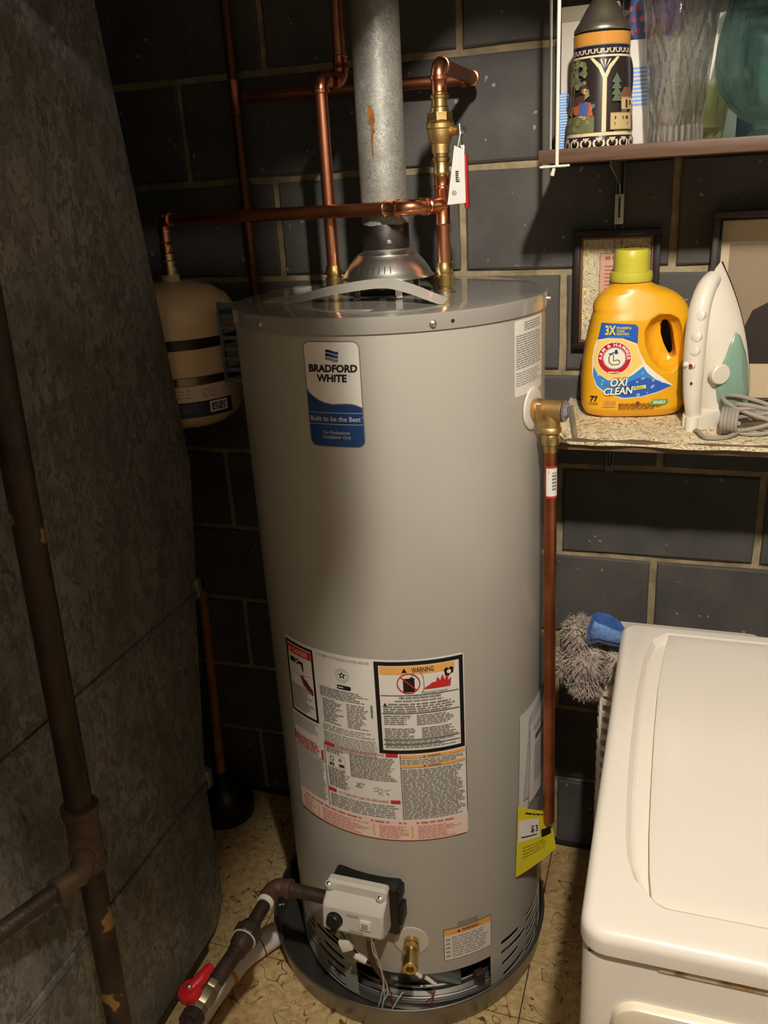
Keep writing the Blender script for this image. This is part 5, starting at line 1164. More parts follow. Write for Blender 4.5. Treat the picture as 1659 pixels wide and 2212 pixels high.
# stein
SX, SY = .281, -.200
stein = thing('beer_stein', 'painted ceramic beer stein with a pewter lid', 'stein', (SX, SY, ZS))
m_cream = mat('stein_cream', rgb(226, 206, 164), .25, coat=.5); m_dkblue = mat('stein_dark_blue', rgb(36, 34, 52), .25, coat=.5)
m_amber = mat('stein_amber', rgb(206, 142, 62), .2, coat=.6); m_pew = mat('pewter', rgb(170, 160, 140), .32, .9, bump=.2, bscale=60)
m_scene = mat('stein_scene', rgb(44, 36, 34), .3, coat=.5)
def sr(z):                                                  # radius of the body by height above the shelf
    t = min(max(z/.148, 0), 1); return .0515-.0085*t**1.1
body = MB(); prof = [(.0005, .0), (.047, .0), (.0515, .003), (.0528, .008), (.0520, .014)]+[(sr(z/1000), z/1000) for z in range(16, 148, 4)]+[(.0440, .148), (.0440, .166), (.0425, .168), (.0390, .168), (.0005, .166)]
body.lathe((SX, SY, ZS), prof, 72).build('body', m_scene, stein)
def on_stein(u, v, off): t = u/.047; r_ = (.0528 if v < .012 else sr(v) if v < .147 else .0440)+.0003+off; return (SX+r_*math.sin(t), SY-r_*math.cos(t), ZS+v)
P = Print(on_stein, .004, .0003); A_ = .0475
full = PI*.047
P.rect(-full, .149, full, .166, m_amber)
P.rect(-full, .132, full, .148, m_dkblue); P.up()
for i in range(-9, 10):                                     # scroll band
    u_ = i*.0105; P.ring(u_, .140, .0028, .0041, m_cream, 14); P.line([(u_+.003, .136), (u_+.006, .144), (u_+.008, .139)], .0013, m_cream)
P.rect(-full, .1305, full, .1335, m_cream); P.rect(-full, .1465, full, .1485, m_cream)
for c in (-2.45, .22, 2.9):                                # Y-shaped ribs between the pictures
    u0 = c*.047
    P.poly([(u0-.0032, .022), (u0+.0032, .022), (u0+.0032, .100), (u0+.010, .114), (u0+.0245, .1295), (u0+.0195, .1300), (u0+.0065, .119), (u0, .106), (u0-.0065, .119), (u0-.0195, .1300), (u0-.0245, .1295), (u0-.010, .114), (u0-.0032, .100)], m_cream)
    P.poly([(u0, .109), (u0+.0065, .1215), (u0+.0155, .130), (u0-.0155, .130), (u0-.0065, .1215)], m_dkblue); P.up()
    for k_ in (-1, 0, 1): P.poly([(u0+k_*.001, .114), (u0+k_*.0075-.001, .127), (u0+k_*.0075+.002, .127)], m_cream)
P.rect(-full, .0165, full, .0215, m_cream); P.rect(-full, .0035, full, .0165, m_dkblue); P.up()
for i in range(-8, 9):
    u_ = i*.0185+.004; P.ring(u_, .0055, .0055, .0085, m_cream, 20)
    for k_ in (-1, 0, 1): P.poly([(u_, .006), (u_+k_*.004-.0012, .0145), (u_+k_*.004+.0016, .0145)], m_cream)
# picture panels: meadow, tree, seated figure, cottage
g1, g2, g3 = mat('paint_green', rgb(108, 112, 74), .4), mat('paint_moss', rgb(140, 132, 92), .4), mat('paint_leaf', rgb(92, 106, 84), .4)
br1, br2, bl1, or1, cr1 = mat('paint_brown', rgb(116, 84, 56), .4), mat('paint_umber', rgb(82, 56, 44), .4), mat('paint_blue', rgb(76, 96, 150), .4), mat('paint_orange', rgb(186, 92, 48), .4), mat('paint_sand', rgb(196, 172, 124), .4)
for c in (-1.1, 1.55, -2.45+6.28-.9):
    s_ = c*.047
    P.poly([(s_-.048, .022), (s_+.048, .022), (s_+.048, .045), (s_+.03, .052), (s_+.01, .046), (s_-.02, .050), (s_-.048, .044)], g1); P.up()
    rr = random.Random(int(c*10)+3)
    for i in range(90): P.disc(s_+rr.uniform(-.046, .046), rr.uniform(.024, .064), rr.uniform(.0014, .0042), rr.choice([g2, g3, cr1, g1, br1, g2]), 8)
P.up()
s_ = -.50*.047
P.poly([(s_-.020, .052), (s_-.016, .052), (s_-.015, .10), (s_-.019, .10)], br1)
for i in range(60):
    P.disc(s_-.018+random.uniform(-.020, .022), .108+random.uniform(-.018, .022), random.uniform(.002, .005), random.choice([g2, g1, g3]), 9)
P.poly([(s_-.014, .050), (s_+.018, .046), (s_+.014, .066), (s_-.004, .070), (s_-.018, .062)], or1); P.up()
P.poly([(s_-.006, .050), (s_+.010, .048), (s_+.012, .066), (s_-.004, .068)], bl1); P.poly([(s_-.016, .062), (s_+.006, .066), (s_+.004, .078), (s_-.012, .076)], br2); P.disc(s_+.002, .086, .0065, br2, 14)
P.disc(s_+.004, .083, .0042, cr1, 12); P.poly([(s_+.004, .070), (s_+.012, .076), (s_+.010, .086), (s_+.005, .082)], g2)
s_ = .86*.047
P.poly([(s_-.004, .054), (s_+.022, .054), (s_+.022, .072), (s_-.004, .072)], cr1); P.poly([(s_-.010, .070), (s_+.028, .070), (s_+.018, .086), (s_+.002, .086)], br1); P.up(); P.rect(s_+.004, .056, s_+.009, .068, br2); P.rect(s_+.013, .060, s_+.018, .067, br2)
for k_ in range(4): P.poly([(s_-.020, .066+k_*.009), (s_-.004, .066+k_*.009), (s_-.012, .080+k_*.009)], g3)
P.rrect(s_-.022, .024, s_+.018, .050, .002, cr1); P.up(); P.frame(s_-.022, .024, s_+.018, .050, .001, br1); P.words(s_-.015, .029, s_+.012, .046, 2, br2, .55, .2, 120)
P.build('painted_relief', stein)
MB().lathe((SX, SY, ZS), [(.0440, .169), (.0445, .171), (.0440, .174), (.0400, .180), (.0385, .182), (.0360, .186), (.0300, .196), (.0285, .199), (.0240, .206), (.0160, .217), (.0130, .221), (.0085, .225), (.0065, .232), (.0085, .238), (.0060, .244), (.0005, .247)], 56).build('lid', m_pew, stein)
hd = Vector((.50, .86, 0)).normalized(); c3 = lambda r_, z: Vector((SX, SY, ZS+z))+hd*r_
MB().tube(spline([c3(.041, .138), c3(.062, .142), c3(.078, .125), c3(.080, .090), c3(.070, .055), c3(.048, .036)], 6), .0065, 14).build('handle', m_dkblue, stein)
MB().tube(spline([c3(.040, .176), c3(.054, .176), c3(.062, .160), c3(.062, .146)], 5), .0042, 10).build('hinge', m_pew, stein)
MB().tube(spline([c3(.052, .178), c3(.056, .192), c3(.064, .202)], 5), [.0035]*10+[.0055], 10).build('thumb_lift', m_pew, stein)

# glass
def glass(name, col, rough=.02, ior=1.5):
    m = mat(name, col, rough, 0, trans=1.0, ior=ior, spec=.5); N, L, b = nodes_of(m)     # part of the light passes straight through the wall of the glass
    t = N.new('ShaderNodeBsdfTransparent'); t.inputs[0].default_value = col; mx = N.new('ShaderNodeMixShader'); mx.inputs[0].default_value = .62
    out = N['Material Output']; L.new(t.outputs[0], mx.inputs[1]); L.new(b.outputs[0], mx.inputs[2]); L.new(mx.outputs[0], out.inputs[0]); return m
m_cryst = glass('crystal', (.99, .985, .975, 1), .0, 1.56); m_teal = glass('teal_glass', rgb(222, 240, 242), .01); m_pgreen = glass('pale_green_glass', rgb(244, 246, 228), .03)
CX, CY = .4005, -.185
cv = thing('crystal_vase', 'clear cut-crystal vase with deep diamond cuts', 'vase', (CX, CY, ZS))
def cut_fn(r, z, t):
    zz = (z-.02)/.20; k_ = 7
    if z < .0285 and r > .03: return r*(1-.020*abs(math.sin(14*t)))
    if r < .03 or z > .24: return r
    a_ = (k_*t/(2*PI)+zz*1.2) % 1.0; b_ = (k_*t/(2*PI)-zz*1.2) % 1.0
    cut = max(0, .13-min(a_, 1-a_))/.13+max(0, .13-min(b_, 1-b_))/.13
    return r-.0055*min(cut, 1.5)*min(1, (z-.026)/.03)
cp = [(.0005, .0), (.038, .0), (.0425, .002), (.0435, .008), (.0430, .016), (.0418, .024)]+[(.0415+.021*((z-26)/214)**1.15, z/1000) for z in range(28, 244, 4)]
cp += [(.0620, .246), (.0570, .244)]+[(.0365+.020*((z-26)/214)**1.15, z/1000) for z in range(238, 34, -12)]+[(.030, .026), (.0005, .024)]
MB().lathe((CX, CY, ZS), cp, 196, fn=lambda r, z, t: cut_fn(r, z, t) if True else r).build('vase_body', m_cryst, cv, angle=25)
TXg, TYg = .5575, -.165
tv = thing('teal_glass_vase', 'round ribbed teal glass vase on a short foot', 'vase', (TXg, TYg, ZS))
tp = [(.0005, .0), (.044, .0), (.046, .003), (.043, .008), (.036, .012), (.040, .020), (.058, .030), (.078, .048), (.093, .070), (.101, .095), (.103, .115), (.101, .140), (.096, .165), (.090, .190), (.088, .215), (.092, .235)]
ti = [(r-.0035, z+.001) for r, z in tp[7:][::-1]]+[(.055, .037), (.030, .026), (.0005, .024)]
MB().lathe((TXg, TYg, ZS), tp+ti, 110, fn=lambda r, z, t: r*(1+.010*math.cos(22*t)*min(1, max(0, (z-.015)/.03))) if r > .01 else r).build('vase_body', m_teal, tv, angle=50)
gd = thing('glass_dish', 'pale green pressed glass dish tucked behind the vases', 'dish', (.446, -.075, ZS))
MB().lathe((.446, -.075, ZS), [(.0005, 0), (.028, 0), (.030, .004), (.033, .020), (.038, .060), (.042, .095), (.0395, .095), (.035, .060), (.032, .022), (.0005, .008)], 60, fn=lambda r, z, t: r*(1-.05*abs(math.sin(6*t))) if r > .01 else r).build('dish_body', m_pgreen, gd, angle=25)

# ============================================================ things on the lower shelf
ZL = 1.1618
# ---- detergent bottle
dt = thing('detergent_bottle', 'orange-yellow laundry detergent bottle with a yellow-green cap', 'bottle', (.350, -.088, ZL))
ang = rad(11); dt.rotation_euler = (0, 0, ang)
MD = Matrix.Translation((.350, -.088, ZL)) @ Matrix.Rotation(ang, 4, 'Z')
K = 1/1118.0
def outline(ypx):                                           # left and right outline of the bottle in the photo, as local u
    T = [(904, 1275, 1445), (900, 1262, 1458), (890, 1255, 1466), (870, 1252, 1471), (830, 1251, 1474), (790, 1253, 1474), (750, 1258, 1473), (715, 1265, 1471), (692, 1270, 1467), (684, 1273, 1465), (676, 1271, 1462), (662, 1275, 1453), (650, 1283, 1439), (640, 1294, 1418), (634, 1303, 1400), (629, 1307, 1389), (622, 1308, 1386), (600, 1308, 1386)]
    for (y0, a0, b0), (y1, a1, b1) in zip(T[:-1], T[1:]):
        if y1 <= ypx <= y0: t = (y0-ypx)/(y0-y1); return a0+(a1-a0)*t, b0+(b1-b0)*t
    return T[-1][1:]
H0 = .262/(905-610)
rows = []
for ypx in (904, 900, 895, 885, 870, 850, 830, 810, 790, 770, 750, 730, 715, 700, 692, 684, 676, 668, 662, 655, 648, 640, 634, 629, 622, 612):
    a_, b_ = outline(ypx); w_ = (905-ypx)*H0; ua, ub = (a_-1362)*K, (b_-1362)*K; c_ = (ua+ub)/2; hw = (ub-ua)/2
    hd_ = .052 if ypx > 700 else .052-(.052-.034)*min(1, (700-ypx)/66)
    hd_ = min(hd_, hw*.95) if ypx < 640 else hd_
    if ypx > 888: hd_ -= (ypx-888)*.0008
    e_ = 2/3.0 if ypx > 645 else 1.0
    rows.append([(c_+hw*math.copysign(abs(math.cos(t))**e_, math.cos(t)), hd_*math.copysign(abs(math.sin(t))**e_, math.sin(t)), w_) for t in [2*PI*i/64 for i in range(64)]])
bb = MB().loft(rows)
ct = MB(); ct2 = MB()
def cr(px, py): return ((1159+px/3.318)-1362)*K, (905-(440+py/3.318))*H0
hole = [cr(x, y) for x, y in ((838, 862), (872, 868), (898, 905), (915, 960), (930, 1040), (942, 1110), (938, 1142), (915, 1140), (885, 1100), (855, 1040), (832, 970), (825, 900))]
hc = (sum(p[0] for p in hole)/12, sum(p[1] for p in hole)/12)
dep = [cr(x, y) for x, y in ((800, 815), (880, 820), (935, 850), (965, 920), (980, 1000), (985, 1100), (970, 1180), (900, 1225), (820, 1200), (755, 1130), (715, 1030), (705, 930), (740, 855))]
dc = (sum(p[0] for p in dep)/13, sum(p[1] for p in dep)/13)
ct.loft([[(hc[0]+(u_-hc[0])*.95, d_, hc[1]+(v_-hc[1])*.95) for u_, v_ in hole] for d_ in (-.2, -.03, .03, .2)])
for sg in (-1, 1):
    ct2.loft([[(dc[0]+(u_-dc[0])*s_, sg*d_, dc[1]+(v_-dc[1])*s_) for u_, v_ in dep] for s_, d_ in ((.50, .017), (.70, .022), (.86, .032), (.97, .046), (1.10, .075))])
me = boolean(bb, [ct2, ct], remesh=.0021, smooth_it=6)
bvh_v = [v.co.copy() for v in me.vertices]; bvh = BVHTree.FromPolygons(bvh_v, [tuple(p.vertices) for p in me.polygons])
me.transform(MD); m_jug = mat('jug_yellow', rgb(240, 176, 34), .32, coat=.2); link_mesh(me, 'jug', m_jug, dt, angle=60)
def on_jug(u, v, off):
    hit = bvh.ray_cast(Vector((u, -.3, v)), Vector((0, 1, 0)))
    p = hit[0] if hit[0] is not None else Vector((u, -.05, v))
    return MD @ (Vector((u, p.y, v))+Vector((0, -.0004-off, 0)))
capm = mat('cap_lime', rgb(208, 198, 66), .38)
uc = (1347-1362)*K; wn = (905-624)*H0
cap = MB(); cap.lathe((uc, 0, wn), [(.030, 0), (.0375, .0005), (.0385, .004), (.0385, .012), (.0375, .0165), (.0320, .0180), (.0005, .018)], 56)
for v in cap.bm.verts: v.co = MD @ v.co
cap.build('collar', capm, dt)
cap = MB(); cap.lathe((uc, 0, wn), [(.0318, .016), (.0315, .040), (.0300, .054), (.0285, .0565), (.0005, .0565)], 72, fn=lambda r, z, t: r*(1+.010*math.cos(36*t)) if .018 < z < .050 else r)
for v in cap.bm.verts: v.co = MD @ v.co
cap.build('cap', capm, dt, angle=50)
P = Print(on_jug, .006, .00025)
lb, lr_, ly, lw = mat('label_blue', rgb(44, 96, 190), .4), mat('label_red', rgb(196, 28, 46), .4), mat('label_sun', rgb(250, 214, 120), .4), mat('label_paper', rgb(244, 238, 222), .4)
lsky, lorg, lgrn, ltxt = mat('label_sky', rgb(60, 140, 220), .4), mat('label_orange', rgb(244, 164, 40), .4), mat('label_green', rgb(96, 160, 96), .4), mat('label_brown_print', rgb(120, 66, 20), .5)
lyel = mat('label_yellow_text', rgb(240, 224, 90), .4); lnavy = mat('label_navy', rgb(36, 60, 130), .4); lpale = mat('label_pale', rgb(250, 236, 190), .4)
pp = lambda L__: [cr(x, y) for x, y in L__]
P.poly(pp([(420, 865), (640, 880), (660, 900), (660, 1010), (560, 970), (470, 965), (398, 982)][::-1]), lb)
P.poly(pp([(392, 985), (470, 968), (560, 974), (655, 1012), (680, 1080), (720, 1150), (790, 1215), (912, 1310), (820, 1355), (700, 1388), (580, 1398), (460, 1362), (395, 1310), (368, 1230), (366, 1110), (378, 1030)][::-1]), lw); P.up()
P.poly(pp([(396, 990), (470, 974), (560, 980), (652, 1018), (675, 1085), (700, 1150), (600, 1240), (480, 1290), (398, 1240), (374, 1180), (376, 1080)][::-1]), ly); P.up()
ec, ev_ = cr(510, 1108)
P.poly(pp([(374, 1170), (400, 1215), (470, 1262), (560, 1270), (640, 1225), (705, 1170), (735, 1215), (790, 1262), (905, 1312), (815, 1350), (700, 1382), (580, 1390), (465, 1355), (400, 1302), (374, 1235)][::-1]), lsky); P.up()
P.poly(pp([(600, 1280), (700, 1240), (790, 1268), (900, 1313), (815, 1348), (700, 1378), (590, 1384), (500, 1365)][::-1]), lb); P.up()
rnd = random.Random(12)
for i in range(46):
    x, y = rnd.uniform(385, 860), rnd.uniform(1190, 1372)
    if (x < 480 and 1205 < y < 1310) or (x > 640 and 1200+max(0, (x-700))*.45 < y < 1380-(x-640)*.12): q_ = cr(x, y); r_ = rnd.uniform(.0012, .0030); P.ring(q_[0], q_[1], r_*.6, r_, lw, 12)
P.disc(ec, ev_, .0305, lw, 44); P.up(); P.ring(ec, ev_, .0205, .0292, lr_, 48); P.ring(ec, ev_, .0192, .0199, lnavy, 40); P.up()
P.arc_text('ARM & HAMMER', ec, ev_, .0222, PI/2, lw, .0056, bold=.03, span=3.5); P.words(ec-.010, ev_-.0275, ec+.010, ev_-.0245, 1, lpale, .7, 0, 131)
# flexed forearm holding a hammer
P.poly([(ec-.010, ev_-.008), (ec-.004, ev_-.013), (ec+.008, ev_-.012), (ec+.011, ev_-.006), (ec+.006, ev_-.002), (ec-.001, ev_-.004), (ec-.001, ev_+.006), (ec-.007, ev_+.008), (ec-.011, ev_+.002)], lnavy); P.up()
P.poly([(ec-.0085, ev_-.0070), (ec-.0035, ev_-.0115), (ec+.0075, ev_-.0105), (ec+.009, ev_-.0065), (ec+.0055, ev_-.0038), (ec-.0025, ev_-.0055), (ec-.0025, ev_+.0052), (ec-.0065, ev_+.0065), (ec-.0095, ev_+.0015)], lpale)
P.poly([(ec-.010, ev_+.0065), (ec+.003, ev_+.0105), (ec+.0025, ev_+.0125), (ec-.0105, ev_+.0085)], lnavy); P.poly([(ec+.001, ev_+.0075), (ec+.0060, ev_+.0090), (ec+.0045, ev_+.0165), (ec-.0005, ev_+.0150)], lnavy)
def tx(body, x0, x1, y0, y1, m, bold=.02, shear=0, rot=0):
    a_ = cr(x0, y1); b_ = cr(x1, y0); P.text(body, (a_[0]+b_[0])/2, a_[1], m, h=b_[1]-a_[1], wid=b_[0]-a_[0], bold=bold, shear=shear, rot=rot)
tx('3X', 443, 512, 885, 945, lyel, .03); tx('POWERFUL', 518, 615, 893, 910, lyel); tx('STAIN', 518, 567, 914, 930, lyel); tx('FIGHTERS', 518, 600, 934, 950, lyel); q_ = R6(0, 0, 1, 1)
a_, b_ = cr(470, 970), cr(620, 955); P.words(a_[0], a_[1], b_[0], b_[1], 1, lsky, .5, .1, 133)
for m_, bo, dx in ((ink, .075, 0), (lw, .03, 0)):
    P.up(); tx('OXI', 490, 607, 1248, 1302, m_, bo, .2, .07); tx('CLEAN', 447, 645, 1312, 1362, m_, bo, .2, .07)
tx('PLUS', 440, 484, 1282, 1296, lgrn, .02, 0, .15); a_, b_ = cr(645, 1335), cr(728, 1305); P.poly([(a_[0], a_[1]), (b_[0], a_[1]+.003), (b_[0], b_[1]+.002), (a_[0], b_[1]-.001)], lyel); P.up(); P.words(a_[0]+.002, a_[1]+.002, b_[0]-.002, b_[1]-.001, 2, lgrn, .6, .1, 134)
tx('77', 358, 408, 1378, 1415, ink, .03); tx('LOADS', 352, 410, 1425, 1440, ltxt)
a_, b_ = cr(440, 1452), cr(528, 1408); P.rect(a_[0], a_[1], b_[0], b_[1], lorg); P.up()
for i in range(20):
    if i % 3 != 1: P.rect(a_[0]+.003+i*.0011, a_[1]+.002, a_[0]+.0038+i*.0011, b_[1]-.001, ink_g)
a_, b_ = cr(548, 1472), cr(840, 1425); P.words(a_[0], a_[1], b_[0], b_[1], 4, ltxt, .45, .2, 135); q_ = cr(678, 1430); P.disc(q_[0], q_[1], .004, ltxt, 14)
a_, b_ = cr(765, 1443), cr(885, 1405); P.poly([(a_[0], a_[1]), (b_[0]-.006, a_[1]), (b_[0], a_[1]+.004), (b_[0], b_[1]), (a_[0]+.006, b_[1]), (a_[0], a_[1]+.006)], lgrn); P.up(); P.words(a_[0]+.005, a_[1]+.002, b_[0]-.004, b_[1]-.002, 2, lw, .6, .1, 136)
P.build('front_label', dt)

# ---- steam iron standing on its heel
IO = Vector((.507, -.105, ZL)); yaw_ = rad(61)
hv = Vector((-math.cos(yaw_), -math.sin(yaw_), 0)); wv = Vector((math.sin(yaw_), -math.cos(yaw_), 0)); tilt = rad(7.5)
uv_ = (Vector((0, 0, 1))*math.cos(tilt)+hv*math.sin(tilt)).normalized(); hv2 = (hv*math.cos(tilt)-Vector((0, 0, 1))*math.sin(tilt)).normalized()
IO = IO+Vector((0, 0, .014))
def I3(u, h, w): return IO+uv_*u+hv2*h+wv*w
iron_ = thing('steam_iron', 'white steam iron with a teal water tank standing on its heel', 'iron', (.49, -.15, ZL))
m_iw = mat('iron_white', rgb(232, 224, 208), .32, coat=.3); m_it = mat('iron_teal_tank', rgb(136, 170, 152), .2, coat=.4); m_sole = mat('sole_plate', rgb(60, 54, 50), .3, .8)
LU = .272
def foot(u):
    t = max(0, (u-.05)/(LU-.05)); return .056*(1-t**2.1) if u > .05 else .056*(1-.10*((.05-u)/.05)**2)
def layer(h, s_, du0=0.0, du1=0.0, n=22):
    us = [du0+(LU-du1-du0)*(1-math.cos(PI*i/n))/2 for i in range(n+1)]
    R_ = [I3(u, h, foot(min(LU, u*(LU)/(LU-du1) if du1 else u))*s_) for u in us]; L2 = [I3(u, h, -foot(min(LU, u*(LU)/(LU-du1) if du1 else u))*s_) for u in us]
    return R_+L2[::-1][1:-1]
MB().loft([layer(-.004, .94), layer(-.003, 1.0), layer(.001, 1.0)]).build('sole_plate', m_sole, iron_)
MB().loft([layer(.001, 1.02), layer(.006, 1.04), layer(.020, 1.0, .002, .006), layer(.034, .90, .006, .016), layer(.048, .72, .012, .034), (layer(.058, .50, .020, .056)), layer(.063, .25, .03, .08)]).build('shell', m_iw, iron_, angle=50)
# teal tank set in each flank
for sg in (1, -1):
    T = [(.020, .012), (.050, .009), (.085, .009), (.120, .012), (.150, .018), (.158, .026), (.138, .040), (.105, .054), (.065, .061), (.034, .058), (.018, .034)]
    def flank(u, h, off):
        k_ = 1.0+.04-.06*(h-.006)/.028 if h < .034 else .90-(h-.034)/.014*.18
        return I3(u, h, sg*(foot(u*1.05)*min(1.04, k_)+off))
    mb = MB(); c_ = (sum(p[0] for p in T)/len(T), sum(p[1] for p in T)/len(T))
    mb.loft([[flank(c_[0]+(u-c_[0])*s_, c_[1]+(h-c_[1])*s_, o_) for u, h in T] for s_, o_ in ((1.0, -.006), (1.0, .0015), (.94, .0030), (.7, .0036), (.35, .0040), (.05, .0042))])
    mb.build('water_tank', m_it, iron_, angle=60)
dlc = I3(.092, .058, .036); MB().turned(dlc-wv*.01, wv+hv2*.55, [(0, .018), (.011, .018), (.013, .016), (.013, .0005)], 30).build('temperature_dial', m_iw, iron_)
hpts = spline([I3(.252, .028, 0), I3(.240, .052, 0), I3(.208, .074, 0), I3(.160, .087, 0), I3(.105, .094, 0), I3(.050, .096, 0), I3(.012, .090, 0)], 7)
mb = MB(); R_ = []
for i, p in enumerate(hpts):
    t = i/(len(hpts)-1); a_ = .013+.004*math.sin(PI*t); b2 = .014+.005*math.sin(PI*min(1, t*1.1)); tn = (hpts[min(i+1, len(hpts)-1)]-hpts[max(i-1, 0)]).normalized(); nn_ = wv.cross(tn).normalized()
    R_.append([p+wv*b2*math.cos(2*PI*j/20)+nn_*a_*math.sin(2*PI*j/20) for j in range(20)])
mb.loft(R_).build('handle', m_iw, iron_, angle=60)
# heel: rear wall joining shell and handle, with cord guard foot
mb = MB(); mb.loft([[I3(u, h, w_*s_) for h, w_ in ((.0, .046), (.03, .046), (.07, .030), (.098, .020), (.106, .014), (.106, -.014), (.098, -.020), (.07, -.030), (.03, -.046), (.0, -.046))] for u, s_ in ((-.012, .94), (-.008, 1.0), (.012, 1.0), (.022, .9))]); mb.build('heel_rest', m_iw, iron_, angle=40)
MB().tube([I3(.020, .103, .004), I3(.002, .112, .006), I3(-.010, .114, .008)], [.012, .011, .009], 14).build('cord_guard', m_iw, iron_)
for u, h, r_, nm in ((.200, .088, .012, 'spray_button'), (.166, .098, .011, 'steam_button'), (.142, .102, .010, 'steam_button')):
    MB().turned(I3(u, h-.006, .006), hv2+uv_*.35, [(0, r_), (.008, r_*.95), (.011, r_*.6), (.0115, .0005)], 18).build(nm, m_iw, iron_)
for sg, cc_ in ((1, (110, 44, 40)), (-1, (60, 70, 120))):
    MB().ball(I3(.120, .108, .006*sg), .0060, 12, (1, 1, .9)).build('selector_button', m_iw, iron_)
MB().turned(I3(.1205, .1136, .006), hv2, [(0, .0035), (.0008, .0035)], 10).build('red_mark', mat('mark_red', rgb(150, 40, 36), .5), iron_)
MB().turned(I3(.088, .1115, .006), hv2, [(0, .0026), (.0012, .0024), (.0016, .001)], 10).build('pilot_light', mat('pilot_red', rgb(140, 30, 26), .3), iron_)
m_cord = mat('cord_grey', rgb(158, 150, 136), .6)
cb_ = on_z(1600, 905, ZL); rnd = random.Random(21)
for k_ in range(6):
    P_ = []; a1_, a2_ = .052+rnd.uniform(-.010, .008), .026+rnd.uniform(-.006, .006); tz = rnd.uniform(-.25, .25); ox = rnd.uniform(-.008, .012); oz = .010+k_*.0052
    for i in range(40):
        t = 2*PI*i/40; x_, y_ = a1_*math.cos(t), a2_*math.sin(t); P_.append((cb_[0]+.020+ox+x_*math.cos(tz)-y_*math.sin(tz), -.205+x_*math.sin(tz)+y_*math.cos(tz), ZL+.001+oz+.012*math.sin(t+k_)+.010*(1+math.cos(t*1+k_*.7))*.5))
    MB().tube(P_, .0038, 8, closed=True).build('cord_loop', m_cord, iron_)
for k_ in range(5):
    P_ = [(cb_[0]-.036+k_*.0058+.004*math.cos(t), -.222+.026*math.cos(t), ZL+.024+.020*math.sin(t)) for t in [2*PI*i/24 for i in range(24)]]
    MB().tube(P_, .0036, 8, closed=True).build('cord_wrap', m_cord, iron_)
tail = spline([I3(-.010, .114, .008), on_z(1505, 930, ZL+.004), on_z(1525, 945, ZL+.004), on_z(1570, 944, ZL+.004), on_z(1597, 930, ZL+.006), on_z(1585, 918, ZL+.012), (cb_[0]-.01, -.225, ZL+.02)], 8)
MB().tube(tail, .0038, 8).build('cord_tail', m_cord, iron_)
pg = on_z(1605, 893, ZL+.03); M = Matrix.Translation(pg) @ Matrix.Rotation(.5, 4, 'Z') @ Matrix.Rotation(.35, 4, 'Y')
plug = MB().box(-.016, .016, -.012, .012, -.012, .012, bev=.003, M=M).build('plug', mat('plug_grey', rgb(150, 144, 140), .5), iron_)
for s_ in (-1, 1): MB().box(.014, .030, s_*.006-.0008, s_*.006+.0008, -.003, .003, M=M).build('prong', m_steel, plug)

# ---- small framed print on the wall
fx0, fx1, fz0, fz1 = .2235, .385, 1.2715, 1.499
pf = thing('picture_frame', 'small dark wooden frame with a floral print and pink panel', 'picture frame', (.304, -.01, fz0))
m_fd = mat('frame_dark', rgb(38, 28, 24), .4); m_fi = mat('frame_inner_copper', rgb(118, 78, 52), .4)
def frame_bars(x0, x1, z0, z1, t, y0, y1, m, par, name):
    for (a_, b_, c_, d_) in ((x0, x1, z1-t, z1), (x0, x1, z0, z0+t), (x0, x0+t, z0+t, z1-t), (x1-t, x1, z0+t, z1-t)): MB().box(a_, b_, y0, y1, c_, d_, bev=.0015).build(name, m, par)
frame_bars(fx0, fx1, fz0, fz1, .0125, -.024, -.0062, m_fd, pf, 'frame_bar'); frame_bars(fx0+.0125, fx1-.0125, fz0+.0125, fz1-.0125, .005, -.020, -.0064, m_fi, pf, 'inner_slip')
m_flor = mat('floral_print', rgb(222, 206, 168), .6); N_, L_, b_ = nodes_of(m_flor); g_ = N_.new('ShaderNodeTexCoord'); n1 = N_.new('ShaderNodeTexNoise'); n1.inputs['Scale'].default_value = 70; n1.inputs['Detail'].default_value = 1; n1.inputs['Distortion'].default_value = 1.5; L_.new(g_.outputs['Object'], n1.inputs['Vector'])
mu = N_.new('ShaderNodeMath'); mu.operation = 'MULTIPLY'; mu.inputs[1].default_value = 6; L_.new(n1.outputs['Fac'], mu.inputs[0]); fr = N_.new('ShaderNodeMath'); fr.operation = 'PINGPONG'; fr.inputs[1].default_value = .5; L_.new(mu.outputs[0], fr.inputs[0])
r_ = N_.new('ShaderNodeValToRGB'); r_.color_ramp.elements[0].position = .05; r_.color_ramp.elements[0].color = rgb(138, 122, 92); r_.color_ramp.elements[1].position = .16; r_.color_ramp.elements[1].color = rgb(226, 212, 176); L_.new(fr.outputs[0], r_.inputs['Fac']); L_.new(r_.outputs['Color'], b_.inputs['Base Color'])
MB().box(fx0+.014, fx1-.014, -.0115, -.0065, fz0+.014, fz1-.014).build('print_sheet', m_flor, pf)
P = Print(lambda u, v, off: (u, -.0117-off, v), .5, .0002)
def cw(px, py): q_ = on_y(1159+px/3.318, 440+py/3.318, -.012); return q_[0], q_[2]
for x, y in ((355, 365), (600, 330), (830, 325), (345, 640), (400, 860), (790, 470), (820, 640), (355, 820)):
    u_, v_ = cw(x, y)
    for k_ in range(8): P.disc(u_+.0065*math.cos(k_*PI/4), v_+.0065*math.sin(k_*PI/4), .0032, lpale, 10)
    P.up(); P.disc(u_, v_, .0034, mat('daisy_yellow', rgb(206, 176, 66), .6), 12); P.layer -= 1
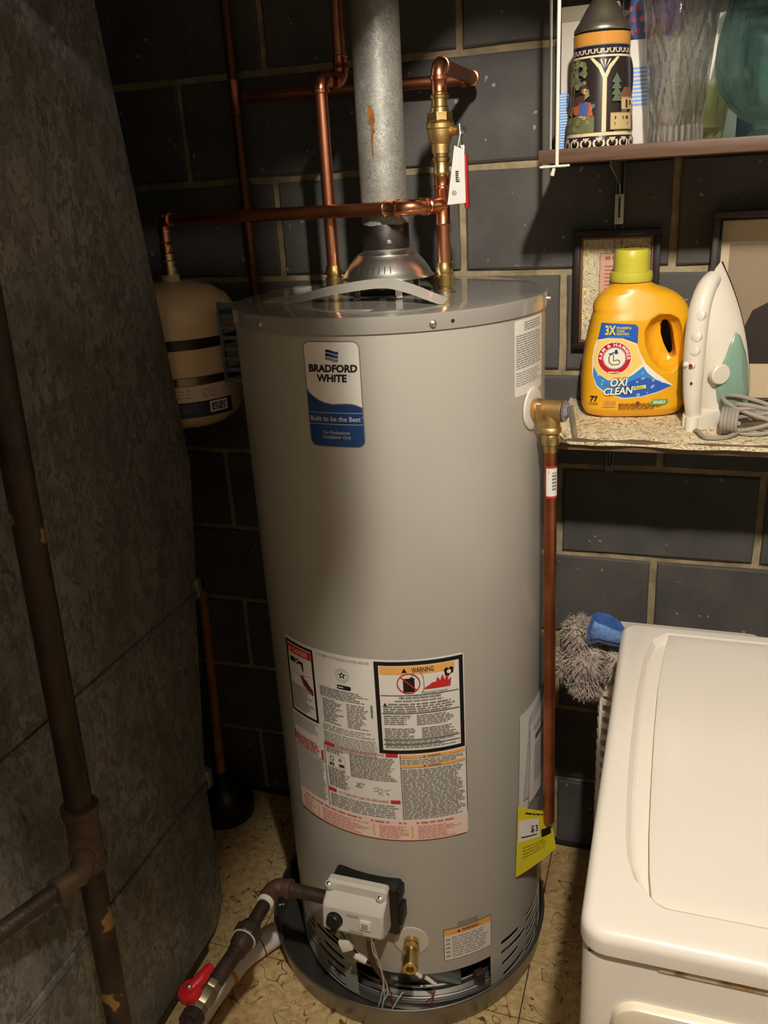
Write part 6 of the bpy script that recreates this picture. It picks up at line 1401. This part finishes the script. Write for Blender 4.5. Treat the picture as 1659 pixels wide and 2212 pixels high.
P.layer = 4; a_, b_ = cw(440, 800), cw(742, 345); P.rect(a_[0], a_[1], b_[0], b_[1], mat('pink_panel', rgb(226, 170, 150), .6)); P.up(); P.frame(a_[0], a_[1], b_[0], b_[1], .0016, mat('panel_olive', rgb(158, 138, 70), .6)); P.words(a_[0]+.010, b_[1]-.014, b_[0]-.010, b_[1]-.006, 1, mat('panel_text', rgb(176, 110, 92), .6), .8, .05, 141); P.words(a_[0]+.010, a_[1]+.02, b_[0]-.010, b_[1]-.022, 11, MATS['panel_text'], .35, .3, 142); P.build('pink_panel_print', pf)

# ---- large framed portrait standing on the lower shelf
bf = thing('portrait_frame', 'large dark frame with cream mat and sepia portrait photograph', 'picture frame', (.60, -.03, ZL))
bx0, bx1, bz0, bz1 = .4745, .735, ZL, 1.524
frame_bars(bx0, bx1, bz0, bz1, .012, -.042, -.008, mat('frame_walnut', rgb(62, 50, 42), .35, coat=.3), bf, 'frame_bar'); frame_bars(bx0+.012, bx1-.012, bz0+.012, bz1-.012, .005, -.034, -.009, m_fd, bf, 'inner_slip')
MB().box(bx0+.014, bx1-.014, -.022, -.010, bz0+.014, bz1-.014).build('mat_board', mat('cream_mat', rgb(206, 186, 152), .7), bf)
P = Print(lambda u, v, off: (u, -.0223-off, v), .5, .0002)
sep = [mat('sepia_%d' % i, rgb(*c_), .45) for i, c_ in enumerate(((150, 130, 106), (70, 60, 52), (52, 44, 40), (176, 156, 130), (196, 186, 172), (104, 88, 72)))]
px0, pz0, px1, pz1 = .5065, 1.245, .703, 1.466
P.rect(px0, pz0, px1, pz1, sep[0]); P.up(); cxp = .612
P.poly([(.530, pz0), (.694, pz0), (.688, 1.300), (.670, 1.345), (.640, 1.362), (.625, 1.350), (.600, 1.350), (.585, 1.362), (.555, 1.345), (.538, 1.300)], sep[2]); P.up()
P.poly([(.600, 1.352), (.624, 1.352), (.622, 1.320), (.612, 1.300), (.602, 1.320)], sep[4]); P.disc(cxp, 1.398, .036, sep[3], 30, .028); P.up()
P.poly([(cxp-.031, 1.402), (cxp-.030, 1.428), (cxp-.015, 1.444), (cxp+.015, 1.444), (cxp+.030, 1.428), (cxp+.031, 1.402), (cxp+.024, 1.420), (cxp, 1.428), (cxp-.024, 1.420)], sep[1])
for s_ in (-1, 1): P.disc(cxp+s_*.010, 1.404, .0022, sep[2], 10, .004); P.line([(cxp+s_*.004, 1.411), (cxp+s_*.016, 1.412)], .0018, sep[1])
P.line([(cxp, 1.402), (cxp-.003, 1.392), (cxp+.003, 1.391)], .0014, sep[5]); P.poly([(cxp-.016, 1.384), (cxp, 1.389), (cxp+.016, 1.384), (cxp+.008, 1.381), (cxp-.008, 1.381)], sep[4]); P.line([(cxp-.008, 1.377), (cxp+.008, 1.377)], .0018, sep[5])
P.build('portrait_print', bf)
